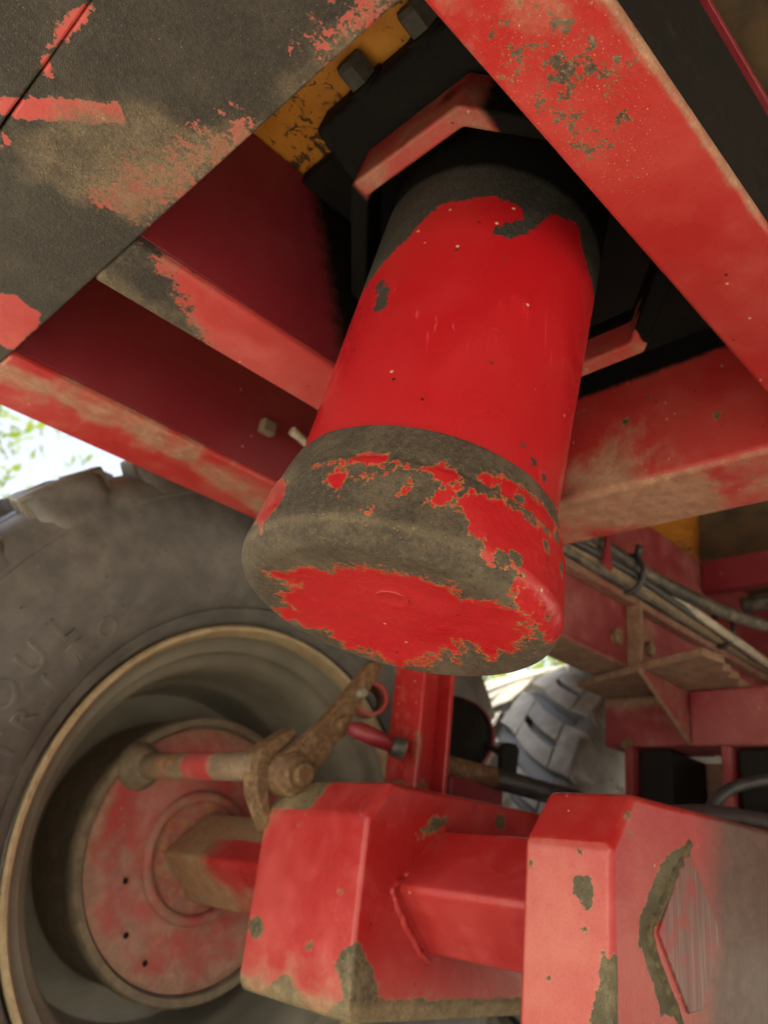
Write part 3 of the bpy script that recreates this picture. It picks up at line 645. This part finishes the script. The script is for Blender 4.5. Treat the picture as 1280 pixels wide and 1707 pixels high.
solid('beam_box', bm_prism(beam_prof(0.636, 1.12, 0.0885, -0.146, 0.034, 0.040, 0.012), 1, 0.660, 0.846), M_beam, lb, 0.006, 0.006, dict(chip=lb_chip, dust=lb_dust, chalk=lambda c, n: 0.35 * (n[:, 0] < -0.9) * sstep(0.02 - c[:, 2], -0.03, 0.12)), rng_=((0.6, 1.0), None, None))
R0 = mm([(396.0, 10.7), (381.8, 12.8), (376.2, -5.3), (378.9, -17.3), (384.4, -14.9), (394.0, -4.9)])
R1 = mm([(370.8, -38.8), (361.5, -45.7), (354, -68.9), (354, -110), (376.0, -110), (378.7, -80.7), (370.9, -63.3)])
R2 = mm([(752.2, 50.8), (763.1, 39.0), (726.1, 16.3), (699, -13.4), (690, -27.3), (709.8, -53.3), (738.9, -88.4), (697.2, -87.2), (683.8, -61.9), (660.7, -32.3), (663.3, -14.8), (693.6, 18.8), (716.7, 39.9)])
nb_ = thing('suspension_beam', 'near right red boxed suspension beam with pink front face and bare diamond axle end', 'suspension beam', (0.8, 0.40, -0.03), 'boxed suspension beams')
def rb2_chip(co, no):
    x, y, z = co.T
    front = no[:, 0] < -0.4; side = no[:, 1] < -0.6
    sd = np.full(x.shape, -1.0)
    sd = np.where(front, np.maximum(sd_poly(y, z, R0), sd_poly(y, z, R1)), sd)
    sd = np.where(side, np.maximum(sd_poly(x, z, R2) - 0.002, np.maximum(0.004 - np.hypot(x - 0.649, z - 0.0625), 0.003 - np.hypot(x - 0.654, z - 0.047))), sd)
    sd = np.where(side & (z < -0.03) & (x < 0.632), np.maximum(sd, -0.03 - z - 0.012), sd)
    for c, r in (((0.624, 0.385, -0.026), 0.004), ((0.624, 0.417, -0.0675), 0.0035), ((0.624, 0.3665, -0.0129), 0.002), ((0.624, 0.390, 0.0295), 0.0025), ((0.624, 0.437, 0.018), 0.003), ((0.624, 0.432, -0.02), 0.0015), ((0.624, 0.41, -0.045), 0.0012)):
        sd = np.maximum(sd, r - np.linalg.norm(co - np.array(c), axis=1))
    return chipv(sd, 0.008)
def rb2_dust_shade(co, no):
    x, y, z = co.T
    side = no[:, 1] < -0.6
    return np.where(side, 0.78 * sstep(x - 0.25 * (z + 0.02), 0.655, 0.90), 0.06)  # dust film and painted shading together, darkening the side face towards the rear
def beam_prof2(x0, x1, zt, zb, cx, cz): return [(x0, zb), (x1, zb), (x1, zt + 0.004), (x0 + cx, zt), (x0, zt - cz)]
solid('beam_box', bm_prism(beam_prof2(0.624, 1.12, 0.0815, -0.150, 0.036, 0.0455), 1, 0.360, 0.447), M_near, nb_, 0.0065, 0.005, dict(chip=rb2_chip, dust=rb2_dust_shade, chalk=lambda c, n: 0.36 * (n[:, 0] < -0.9)), rng_=((0.6, 0.96), None, (-0.12, 0.09)), seg=4)
# ------------------------------------------------------------------ brake camshaft and lever
bl = thing('brake_lever', 'rusty brown slack adjuster lever with clevis on a pale red brake camshaft', 'brake lever', (0.63, 0.84, 0.095))
def cs_chip(co, no): return 1.45 - 1.5 * np.exp(-((co[:, 1] - 0.975) / 0.035) ** 4) - 0.5 * np.exp(-((co[:, 1] - 1.06) / 0.03) ** 2)
def cs_dust(co, no): return 0.8 - 0.75 * np.exp(-((co[:, 1] - 0.975) / 0.035) ** 4)
from_bm('camshaft', bm_tube([(0.620, y, 0.098) for y in np.linspace(0.845, 1.15, 60)], 0.0185, 24), M_dusty, bl, dict(chip=cs_chip, dust=cs_dust), label='camshaft tube with a bright red band')
from_bm('camshaft_boot', bm_tube(catmull([(0.620, 1.156, 0.098), (0.620, 1.148, 0.098), (0.620, 1.138, 0.098), (0.620, 1.125, 0.098)], 3), [0.036, 0.036, 0.035, 0.034, 0.033, 0.031, 0.029, 0.026, 0.023, 0.019], 24), M_drum, bl)
# fork arms
fk = bm_prism([(0.640, 0.022), (0.611, 0.062), (0.604, 0.086), (0.604, 0.112), (0.614, 0.124), (0.652, 0.152), (0.660, 0.146), (0.634, 0.112), (0.628, 0.092), (0.630, 0.066), (0.648, 0.028)], 1, 0.834, 0.862)
solid('clevis_fork', fk, M_rust, bl, 0.003, label='rusty fork plate at the end of the camshaft')
lv = []
for k in range(9): a = PI * 0.75 + k / 8 * PI; lv.append((0.646 + 0.027 * math.cos(a + 0.15), 0.094 + 0.027 * math.sin(a + 0.15)))
lv += [(0.700, 0.118), (0.735, 0.178), (0.778, 0.250), (0.782, 0.265), (0.770, 0.270), (0.757, 0.262), (0.716, 0.203), (0.668, 0.148)]
solid('lever_arm', bm_prism(lv, 1, 0.816, 0.832), M_rust, bl, 0.003)
pb = from_bm('pivot_boss', bm_lathe(refine([(0.0, -0.034), (0.012, -0.034), (0.0135, -0.032), (0.0135, -0.024), (0.020, -0.024), (0.0215, -0.022), (0.0215, -0.016), (0.026, -0.014), (0.027, -0.010), (0.027, 0.02), (0.0, 0.02)], 0.004), (0.648, 0.824, 0.093), (0, 1, 0), 40), M_rust, bl)
from_bm('pivot_boss', bm_lathe([(0.0, -0.022), (0.009, -0.022), (0.010, -0.018), (0.010, -0.012), (0.016, -0.011), (0.017, -0.008), (0.017, 0.01), (0.0, 0.01)], (0.713, 0.824, 0.166), (0, 1, 0), 32), M_rust, bl)
from_bm('pivot_boss', bm_lathe([(0.0, -0.013), (0.006, -0.013), (0.007, -0.010), (0.007, 0.0), (0.0, 0.0)], (0.742, 0.818, 0.215), (0, 1, 0), 20), M_rimsteel, bl)
from_bm('push_rod', bm_tube([(0.715, 0.80, 0.163), (0.728, 0.79, 0.160), (0.74, 0.78, 0.156), (0.765, 0.765, 0.148)], [0.008, 0.012, 0.012, 0.010], 16), M_web, bl, label='short dark red push rod end')
from_bm('push_rod_end', bm_lathe([(0.0, 0.0), (0.011, 0.0), (0.014, 0.004), (0.014, 0.018), (0.0, 0.018)], (0.765, 0.765, 0.148), (0.8, -0.5, -0.2), 24), M_cable, bl)

# ------------------------------------------------------------------ wheels
def wheel(label):
    t = thing('wheel', label, 'wheel', (WX, 1.04, WZ), 'tandem wheels on the left side')
    o = (WX, 0.0, WZ); A = (0, 1, 0)
    tyre_p = [(0.345, 1.062), (0.352, 1.046), (0.360, 1.034), (0.372, 1.026), (0.3735, 1.0285), (0.376, 1.022), (0.395, 1.006), (0.420, 0.992), (0.455, 0.980), (0.490, 0.975), (0.520, 0.976), (0.545, 0.981), (0.547, 0.9795), (0.550, 0.980), (0.565, 0.986), (0.578, 0.995), (0.588, 1.010), (0.596, 1.035), (0.600, 1.08), (0.602, 1.20), (0.602, 1.30), (0.600, 1.42), (0.596, 1.465), (0.578, 1.505), (0.545, 1.519), (0.49, 1.525), (0.42, 1.508), (0.372, 1.474), (0.345, 1.438), (0.33, 1.40), (0.33, 1.10)]
    ty = from_bm('tyre', bm_lathe(tyre_p, o, A, 192, closed=True), M_rubber, t)
    from_bm('tread_base', bm_lathe([(0.598, 1.045), (0.6035, 1.10), (0.605, 1.25), (0.6035, 1.40), (0.598, 1.455)], o, A, 128), M_hose, ty)
    # tread lugs: chunky angled blocks with a groove between them; two rows meeting at the middle
    lug = bmesh.new(); skt = bmesh.new()
    def pt(th, y, r): return Vector((WX + r * math.cos(th), y, WZ + r * math.sin(th)))
    nl = 22
    def block(pl, r0, r1, taper=0.004):
        n = len(pl); cx = sum(p[0] for p in pl) / n; cy = sum(p[1] for p in pl) / n
        bot = []; top = []; lip = []
        for th, y in pl:
            rb = r0(y); rt = r1(y)
            bot.append(lug.verts.new(pt(th, y, rb)))
            lip.append(lug.verts.new(pt(th + (cx - th) * 0.02, y + (cy - y) * 0.02, rt - 0.003)))
            top.append(lug.verts.new(pt(th + (cx - th) * 0.055, y + (cy - y) * 0.055, rt)))
        for k in range(n):
            j = (k + 1) % n
            f = lug.faces.new((bot[k], bot[j], lip[j], lip[k])); f = lug.faces.new((lip[k], lip[j], top[j], top[k])); f.smooth = True
        lug.faces.new(top)
    crown = lambda y: 0.632 - 0.020 * ((y - 1.25) / 0.25) ** 2
    base = lambda y: 0.592 - 0.02 * max(0, (abs(y - 1.25) - 0.2) / 0.06) ** 1.0
    for k in range(nl):
        for side in (-1, 1):
            th0 = 2 * PI * (k + (0.5 if side > 0 else 0)) / nl; q = 2 * PI / nl
            Y = lambda d: 1.25 + side * d
            sk = 1.15 * q; wd = 0.75 * q
            def cen(d): return th0 + sk * float(np.interp(d, [0.01, 0.055, 0.12, 0.185, 0.25], [0.0, 0.14, 0.46, 0.66, 0.76]))
            def patch(d0, d1, f0, f1, m_=3):
                ds = np.linspace(d0, d1, m_ + 1)
                block([(cen(d) + wd * f0, Y(d)) for d in ds] + [(cen(d) + wd * f1, Y(d)) for d in ds[::-1]], base, crown)
            patch(0.008, 0.075, 0.0, 1.0); patch(0.0755, 0.190, 0.0, 0.42); patch(0.0755, 0.190, 0.58, 1.0); patch(0.1905, 0.250, 0.0, 1.0)
            # shoulder skirt of the lug running down the sidewall
            a0 = th0 + sk * 0.76; a1 = a0 + wd
            for (da, db) in ((a0, a1),):
                m_ = 6; ring = []
                prof = [(crown(Y(0.24)) - 0.0005, 0.243), (0.609, 0.2505), (0.602, 0.2555), (0.590, 0.2595), (0.575, 0.2635), (0.560, 0.2680), (0.5515, 0.2700), (0.5475, 0.2690)]
                V = []
                for i in range(m_ + 1):
                    a = da + (db - da) * (0.06 + 0.88 * i / m_); row = []
                    for jj, (r_, d_) in enumerate(prof):
                        e = 0.0 if 0 < i < m_ else -0.006
                        row.append(skt.verts.new(pt(a, Y(d_ + e), r_)))
                    V.append(row)
                for i in range(m_):
                    for jj in range(len(prof) - 1):
                        f = skt.faces.new((V[i][jj], V[i + 1][jj], V[i + 1][jj + 1], V[i][jj + 1])); f.smooth = True
                for i in (0, m_):
                    bk = [skt.verts.new(pt(da + (db - da) * (0.03 if i == 0 else 0.97), Y(0.235), max(0.56, r_ - 0.02))) for r_, d_ in prof]
                    for jj in range(len(prof) - 1): skt.faces.new((V[i][jj], V[i][jj + 1], bk[jj + 1], bk[jj]))
    bmesh.ops.recalc_face_normals(lug, faces=lug.faces)
    from_bm('tread_lugs', lug, M_tread, ty)['kind'] = 'stuff'
    bmesh.ops.recalc_face_normals(skt, faces=skt.faces)
    from_bm('shoulder_lugs', skt, M_rubber, ty)['kind'] = 'stuff'
    rim_p = [(0.336, 1.075), (0.344, 1.060), (0.3475, 1.050), (0.3475, 1.043), (0.344, 1.0395), (0.339, 1.041), (0.334, 1.050), (0.330, 1.066)]
    from_bm('rim_lip', bm_lathe(rim_p, o, A, 192, closed=True), M_rimlip, t)
    bar = [(0.3305, 1.062), (0.327, 1.072), (0.318, 1.080), (0.310, 1.084), (0.3075, 1.092), (0.304, 1.100), (0.296, 1.106), (0.288, 1.118), (0.283, 1.135), (0.281, 1.16), (0.278, 1.20), (0.274, 1.215), (0.268, 1.222), (0.264, 1.235), (0.262, 1.30), (0.255, 1.312), (0.10, 1.33), (0.10, 1.345), (0.27, 1.335), (0.29, 1.30), (0.30, 1.14), (0.332, 1.09)]
    from_bm('rim_barrel', bm_lathe(bar, o, A, 192, closed=True), M_rimsteel, t)
    dr = [(0.195, 1.1560), (0.197, 1.1535), (0.207, 1.1535), (0.210, 1.157), (0.211, 1.175), (0.206, 1.19), (0.206, 1.30), (0.195, 1.31), (0.1945, 1.175)]
    from_bm('brake_drum', bm_lathe(dr, o, A, 128, closed=True), M_drum, t)
    # raised lettering on the sidewall
    def sidewall(r): return np.interp(r, [p[0] for p in tyre_p[4:16]], [p[1] for p in tyre_p[4:16]])
    for txt, rr, a0, da, sz in (('DNRITO', 0.398, 176.5, -7.2, 0.036), ('OUL', 0.436, 161.0, -6.6, 0.040)):
        for i, chx in enumerate(txt):
            cu = bpy.data.curves.new('letter', 'FONT'); cu.body = chx; cu.size = sz * 1.25; cu.extrude = 0.0014; cu.align_x = 'CENTER'; cu.bevel_depth = 0.0008; cu.resolution_u = 3
            ob = bpy.data.objects.new('tmp', cu); C.objects.link(ob)
            bpy.context.view_layer.update()
            me = bpy.data.meshes.new_from_object(ob.evaluated_get(bpy.context.evaluated_depsgraph_get())); bpy.data.objects.remove(ob)
            a = math.radians(a0 + da * i); er = Vector((math.cos(a), 0, math.sin(a))); et = Vector((math.sin(a), 0, -math.cos(a)))
            y0 = sidewall(rr); y1 = sidewall(rr + sz); n_ = Vector((0, -1, 0)); up = (er + Vector((0, (y1 - y0) / sz, 0))).normalized(); nn = et.cross(up).normalized()
            if nn.y > 0: nn = -nn
            org = Vector((WX, 0, WZ)) + er * rr + Vector((0, y0, 0)) + nn * 0.0008
            for v in me.vertices: v.co = org + et * v.co.x + up * v.co.y + nn * v.co.z
            me.materials.clear(); mesh_obj('raised_letter', me, M_rubber, ty)
    a = math.radians(172); cpos = Vector((WX + 0.448 * math.cos(a), sidewall(0.448) + 0.002, WZ + 0.448 * math.sin(a)))
    from_bm('sidewall_pad', bm_lathe([(0.0, -0.003), (0.026, -0.003), (0.030, -0.001), (0.031, 0.004)], cpos, (0.0, 1, 0.0), 40), M_rubber, ty)
    wb = bmesh.new(); rr_ = random.Random(5)
    for r_, cnt, off in ((0.53, 40, 0.02), (0.505, 34, 0.05), (0.47, 30, 0.08), (0.425, 24, 0.03), (0.40, 26, 0.11)):
        for k in range(cnt):
            a = 2 * PI * k / cnt + off + rr_.uniform(-.02, .02); y0 = float(sidewall(r_)); L_ = rr_.uniform(0.003, 0.011)
            p = Vector((WX + r_ * math.cos(a), y0, WZ + r_ * math.sin(a)))
            bm_tube([p, p + Vector((rr_.uniform(-.3, .6) * L_, -L_, rr_.uniform(-.2, .7) * L_))], 0.0012, 5, wb)
    from_bm('vent_whiskers', wb, M_rubber, ty)['kind'] = 'stuff'
    return t
w1 = wheel('large dusty rubber wheel on the left with deep tan rim around the brake drum')
def copy_tree(o, parent=None):
    c = o.copy(); C.objects.link(c)
    if parent: c.parent = parent; c.matrix_parent_inverse = o.matrix_parent_inverse.copy()
    for ch in [q for q in bpy.data.objects if q.parent == o and q.name != c.name]: copy_tree(ch, c)
    return c
w2 = copy_tree(w1); w2.location = Vector(w1.location) + Vector((1.36, 0.0, 0.0))
w2['label'] = 'farther rear wheel with pale blocky tread, seen below and right of the ram'

# ------------------------------------------------------------------ running gear frame: chassis rail, hanger post, bolster
rg = thing('running_gear_frame', 'dark red chassis rail with brown flange, gussets and bolster under the trailer at right', 'trailer frame', (1.2, 0.64, 0.33))
YR = 0.62; ZR = 0.328
def rl_dust(co, no): return np.where(no[:, 2] < -0.5, 0.95, 0.15 + 0.4 * blob(co, (1.127, YR, 0.37), 0.1))
rail = solid('chassis_rail', bm_box((0.86, YR, ZR + 0.0085), (3.2, YR + 0.012, ZT - 0.004)), M_rail, rg, 0.002, 0.02, dict(dust=lambda c, n: 0.16 + 0.5 * blob(c, (1.18, YR, 0.40), 0.05)), rng_=((0.86, 1.8), (0, 0.001), None))
solid('rail_flange', bm_box((0.86, YR - 0.002, ZR), (3.2, 0.700, ZR + 0.008)), M_rail, rail, 0.002, 0.02, dict(dust=rl_dust), rng_=((0.86, 1.8), None, (0, 0.001)), label='tan dusty underside flange of the rail')
solid('cable_shelf', bm_box((0.9, YR - 0.020, 0.428), (2.2, YR - 0.001, 0.440)), M_rail, rail, 0.001, 0.03, dict(dust=lambda c, n: 0.5 + 0 * c[:, 0]))
solid('stiffener', bm_box((1.122, YR - 0.026, ZR + 0.003), (1.131, YR - 0.001, 0.436)), M_rail, rg, 0.001, 0.01, dict(dust=lambda c, n: 0.7 + 0 * c[:, 0]))
for bx, bz in ((1.085, 0.368), (1.19, 0.375)):
    from_bm('rail_bolt', bm_hex(Vector((bx, YR, bz)), (0, -1, 0), 0.013, 0.010), M_rust, rg)
PLT = [(1.085, 0.555), (1.052, 0.466), (1.100, 0.456), (1.135, 0.474), (1.150, 0.468), (1.175, 0.482), (1.195, 0.474), (1.225, 0.488), (1.268, 0.485), (1.268, 0.735), (1.165, 0.735)]
bp2 = solid('bracket_plate', bm_prism(PLT, 2, 0.3145, 0.3265), M_rail, rg, 0.002, 0.012, dict(dust=lambda c, n: 0.95 + 0 * c[:, 0]), label='brown rusty bracket plate with ragged edge')
solid('gusset', bm_prism([(1.082, 0.3140), (1.2495, 0.3140), (1.2495, 0.228)], 1, 0.574, 0.584), M_rail, rg, 0.0015, 0.01, dict(dust=lambda c, n: 0.35 + 0.5 * (n[:, 1] > -0.5), chip=lambda c, n: 0.5 + 0 * c[:, 0]), label='brown triangular gusset plate')
def bo_dust(co, no): return 0.20 + 0.6 * sstep(co[:, 2], 0.285, 0.31)
solid('bolster', bm_box((1.250, 0.585, 0.230), (1.36, 0.735, 0.3140)), M_rail, rg, 0.005, 0.012, dict(dust=bo_dust))
solid('bolster', bm_box((1.232, 0.15, 0.226), (1.36, 0.5735, 0.3140)), M_rail, rg, 0.005, 0.015, dict(dust=lambda c, n: 0.12 + 0 * c[:, 0]))
for kx in (0.705, 0.697): from_bm('bolster_bolt', bm_hex(Vector((1.249, kx - 0.012, 0.232 + (0.705 - kx) * 0.5)), (-1, 0, 0), 0.0075, 0.008), M_rust, rg)
for y_, x_ in ((0.690, 1.25), (0.520, 1.235)):
    solid('hanger_plate', bm_box((x_, y_ - 0.007, -0.06), (x_ + 0.16, y_ + 0.007, 0.2295 if y_ > 0.6 else 0.2255)), M_rail, rg, 0.002)
solid('hanger_back', bm_box((1.395, 0.10, -0.06), (1.407, 0.682, 0.2255)), M_rail, rg, 0.002, 0.03, dict(dust=lambda c, n: 0.35 + 0.6 * blob(c, (1.395, 0.60, 0.2), 0.12)), label='shadowed red back plate between the hanger plates')
solid('spring_pack', bm_box((1.262, 0.62, -0.05), (1.39, 0.676, 0.226)), M_grease, rg, 0.004)
solid('spring_pack', bm_box((1.245, 0.43, -0.05), (1.39, 0.505, 0.222)), M_grease, rg, 0.004)
# red cross member behind, hanging under the floor
solid('cross_member', bm_box((1.410, 0.05, 0.545), (1.44, 0.6195, ZT - 0.002)), M_web, rg, 0.003)
solid('far_web', bm_box((1.75, 0.05, 0.36), (1.77, 0.6195, ZT - 0.004)), M_rail, rg, 0.003)
solid('yellow_panel', bm_box((1.70, 0.10, 0.43), (1.712, 0.372, 0.58)), M_ochre, rg, 0.002)
# channel-shaped hanger post standing on the left suspension beam
ps = thing('hanger_post', 'upright bright red channel post between the ram cap and the left suspension beam', 'post', (0.83, 0.78, 0.09))
solid('front_flange', bm_box((0.800, 0.750, 0.0895), (0.808, 0.808, ZF - 0.001)), M_beam, ps, 0.002, 0.01, dict(chip=lambda c, n: 0.95 * (c[:, 2] < 0.115) + 0.9 * ((c[:, 1] < 0.757) & (c[:, 2] > 0.12) & (c[:, 2] < 0.18)), dust=lambda c, n: 0.22 + 0 * c[:, 0]))
solid('post_web', bm_box((0.8085, 0.772, 0.0895), (0.8575, 0.780, ZF - 0.001)), M_beam, ps, 0.001, 0.01, dict(chip=lambda c, n: 1.5 * blob(c, (0.84, 0.772, 0.108), 0.022)))
solid('rear_flange', bm_box((0.858, 0.750, 0.0905), (0.866, 0.808, ZF - 0.001)), M_beam, ps, 0.002)
# pipe bush beside the post
pbz = thing('pipe_bush', 'short open red pipe bush left of the upright post, just below the ram cap', 'pipe bush', (0.80, 0.86, 0.225))
from_bm('bush_tube', bm_lathe([(0.019, -0.03), (0.025, -0.03), (0.025, 0.06), (0.019, 0.06)], (0.805, 0.862, 0.222), (0.55, 0.75, 0.1), 40, closed=True), M_dusty, pbz, dict(dust=lambda c, n: 0.5 + 0 * c[:, 0]))
from_bm('bush_mouth', bm_tube([Vector((0.805, 0.862, 0.222)) + basis((0.55, 0.75, 0.1))[2] * -0.03 + (basis((0.55, 0.75, 0.1))[0] * math.cos(a) + basis((0.55, 0.75, 0.1))[1] * math.sin(a)) * 0.022 for a in np.linspace(0, 2 * PI, 32, endpoint=False)], 0.0035, 8, closed=True), M_dusty, pbz)

# ------------------------------------------------------------------ brake chamber, rods and bracket behind the post
bc = thing('brake_chamber', 'dark round brake chamber in shadow just right of the upright red post', 'brake chamber', (1.0, 0.86, 0.2))
from_bm('chamber_body', bm_lathe(refine([(0.0, -0.055), (0.05, -0.052), (0.062, -0.04), (0.066, -0.012), (0.073, -0.010), (0.073, 0.006), (0.066, 0.008), (0.064, 0.045), (0.05, 0.07), (0.0, 0.074)], 0.008), (1.03, 0.895, 0.205), (0.85, 0.45, -0.28), 48), M_grease, bc)
from_bm('clamp_band', bm_lathe([(0.0735, -0.011), (0.077, -0.008), (0.077, 0.004), (0.0735, 0.007)], (1.03, 0.895, 0.205), (0.85, 0.45, -0.28), 48), M_web, bc)
solid('mount_bracket', bm_box((0.93, 0.80, 0.02), (1.06, 0.875, 0.135)), M_web, bc, 0.004)
rd = thing('tie_rod', 'dark horizontal tie rod crossing in front of the rear tyre', 'rod', (1.1, 0.8, 0.13))
from_bm('rod_sleeve', bm_tube([(0.93, 0.83, 0.150), (1.03, 0.80, 0.146)], 0.017, 16), M_rust, rd)
from_bm('rod_bar', bm_tube([(1.03, 0.80, 0.146), (1.18, 0.74, 0.132)], 0.0165, 16), M_hose, rd)
from_bm('rod_bar', bm_tube([(1.18, 0.74, 0.132), (1.38, 0.665, 0.112)], 0.015, 16), M_cable, rd)
solid('lug_plate', bm_prism([(1.055, 0.150), (1.092, 0.152), (1.098, 0.200), (1.090, 0.208), (1.062, 0.206), (1.052, 0.196)], 1, 0.80, 0.812), M_grease, rd, 0.003)
from_bm('stay_wire', bm_tube([(1.035, 0.835, 0.205), (1.062, 0.808, 0.186)], 0.0045, 8), M_grease, rd)

# ------------------------------------------------------------------ cables along the rail
cabs = [
 ('thick dusty black cable, uppermost of the bundle, curving away to the right edge', [(0.88, 0.595, 0.490), (1.00, 0.592, 0.489), (1.12, 0.585, 0.480), (1.24, 0.565, 0.474), (1.34, 0.545, 0.472), (1.45, 0.512, 0.474), (1.60, 0.44, 0.48), (1.75, 0.36, 0.49)], 0.0115, M_cable),
 ('black cable second from the top of the bundle along the rail', [(0.86, 0.594, 0.476), (1.0, 0.594, 0.474), (1.2, 0.594, 0.466), (1.4, 0.594, 0.462), (1.7, 0.594, 0.46), (2.0, 0.594, 0.46)], 0.0105, M_cable),
 ('tan dusty cable in the middle of the bundle along the rail', [(0.86, 0.600, 0.462), (1.02, 0.592, 0.457), (1.2, 0.592, 0.452), (1.4, 0.596, 0.450), (1.7, 0.596, 0.45), (2.0, 0.596, 0.45)], 0.0095, M_tan),
 ('lowest black cable resting on the rail shelf', [(0.86, 0.602, 0.449), (1.05, 0.598, 0.449), (1.25, 0.596, 0.448), (1.5, 0.600, 0.448), (2.0, 0.600, 0.448)], 0.0085, M_cable),
 ('thin black cable lying in front of the tan cable', [(0.86, 0.586, 0.458), (1.05, 0.581, 0.462), (1.2, 0.580, 0.458), (1.4, 0.585, 0.456), (1.7, 0.588, 0.455), (2.0, 0.588, 0.455)], 0.0065, M_hose),
 ('dusty brown grey cable tucked against the rail behind the other cables', [(0.86, 0.608, 0.482), (1.1, 0.608, 0.478), (1.3, 0.609, 0.474), (1.6, 0.609, 0.47), (2.0, 0.609, 0.47)], 0.008, M_cable),
 ('pale shiny conduit emerging at the right end of the cable bundle', [(1.20, 0.586, 0.470), (1.28, 0.578, 0.462), (1.36, 0.576, 0.456), (1.48, 0.574, 0.450), (1.62, 0.576, 0.447), (2.0, 0.58, 0.447)], 0.0085, M_pvc)]
for lab, P, r_, m_ in cabs:
    tag(from_bm('cable', bm_tube(catmull(P, 8), r_, 12), m_), lab, 'cable', 'cables along the chassis rail')
def tie(x, lab):
    P = [(x, 0.580 + 0.0235 * math.cos(a) + 0.012, 0.468 + 0.031 * math.sin(a)) for a in np.linspace(0, 2 * PI, 24, endpoint=False)]
    bm = bm_tube(P, 0.0045, 8, closed=True); bm_tube([(x, 0.578, 0.496), (x - 0.004, 0.570, 0.512)], 0.006, 8, bm)
    tag(from_bm('cable_tie', bm, M_hose), lab, 'cable tie', 'cable ties on the bundle')
tie(1.085, 'black cable tie around the cables, left one near the yellow panel'); tie(1.42, 'black cable tie around the cables, right one by the pale conduit')
solid_t = thing('cable_clip', 'small red metal tab holding the cables where they leave the cross beam', 'clip', (0.985, 0.575, 0.47))
solid('tab', bm_prism([(0.975, 0.442), (0.998, 0.440), (0.990, 0.492), (0.982, 0.492)], 1, 0.571, 0.576), M_web, solid_t, 0.001)
# grey pipe under the cross member
tag(from_bm('brake_pipe', bm_tube(catmull([(1.425, 0.55, 0.512), (1.425, 0.45, 0.522), (1.42, 0.33, 0.530), (1.42, 0.1, 0.532)], 6), 0.0145, 14), M_cable), 'dusty grey green pipe below the dark red cross member at right edge', 'pipe')
# hoses over the near beam
tag(from_bm('hose', bm_tube(catmull([(1.02, 0.475, 0.07), (1.06, 0.478, 0.105), (1.09, 0.462, 0.140), (1.12, 0.43, 0.158), (1.15, 0.39, 0.166), (1.17, 0.34, 0.168), (1.18, 0.2, 0.168)], 8), 0.008, 12), M_hose), 'thin black rubber hose arching up behind the near suspension beam', 'hose')
tag(from_bm('hose', bm_tube(catmull([(0.80, 0.445, 0.070), (0.9, 0.442, 0.088), (1.0, 0.44, 0.101), (1.15, 0.42, 0.108), (1.4, 0.36, 0.112), (1.7, 0.26, 0.112)], 8), 0.012, 14), M_hose), 'thick black hose lying behind the top of the near beam', 'hose')

# ------------------------------------------------------------------ trees beyond the trailer
def tree(x, y, h, rad, seed, label):
    t = thing('tree', label, 'tree', (x, y, GROUND), 'sunlit trees beyond the trailer')
    rr = random.Random(seed); bm = bmesh.new()
    P = catmull([(x, y, GROUND), (x + 0.1, y, GROUND + h * 0.25), (x - 0.1, y + 0.1, GROUND + h * 0.55), (x, y, GROUND + h * 0.85)], 6)
    bm_tube(P, [0.16 * h / 7 * (1 - 0.8 * i / len(P)) for i in range(len(P))], 10, bm)
    tips = []
    for k in range(16):
        z = GROUND + h * rr.uniform(0.25, 0.8); a = rr.uniform(0, 2 * PI); L = rad * rr.uniform(0.5, 0.95)
        e = Vector((x + L * math.cos(a), y + L * math.sin(a), z + L * rr.uniform(0.1, 0.6)))
        bm_tube(catmull([(x, y, z - 0.2), (Vector((x, y, z)) + e) / 2 + Vector((0, 0, -0.1)), e], 4), [0.05 - 0.004 * i for i in range(9)], 6, bm); tips.append(e)
    from_bm('trunk', bm, M_bark, t)
    n = 3400; V = []; F = []
    for k in range(n):
        e = rr.choice(tips) if rr.random() < 0.75 else Vector((x, y, GROUND + h * rr.uniform(0.5, 0.95)))
        d = Vector((rr.gauss(0, 1), rr.gauss(0, 1), rr.gauss(0, 0.8))) * rad * 0.24
        c = e + d; a = Vector((rr.gauss(0, 1), rr.gauss(0, 1), rr.gauss(0, 1))).normalized(); b = a.orthogonal().normalized(); s = rr.uniform(0.05, 0.11)
        i0 = len(V); V += [c - a * s, c + b * s * 0.55, c + a * s, c - b * s * 0.55]; F.append((i0, i0 + 1, i0 + 2, i0 + 3))
    me = bpy.data.meshes.new('crown'); me.from_pydata(V, [], F); mesh_obj('crown', me, M_leaf, t)
tree(1.2, 11.5, 6.5, 2.4, 1, 'pale sunlit tree seen at the left edge above the big tyre')
tree(9.5, 7.6, 4.2, 1.9, 2, 'bright yellow green tree glimpsed between the ram cap and the rear tyre')
tree(6.0, 16.0, 6.5, 2.6, 3, 'sunlit tree standing farther back, mostly hidden behind the two wheels')
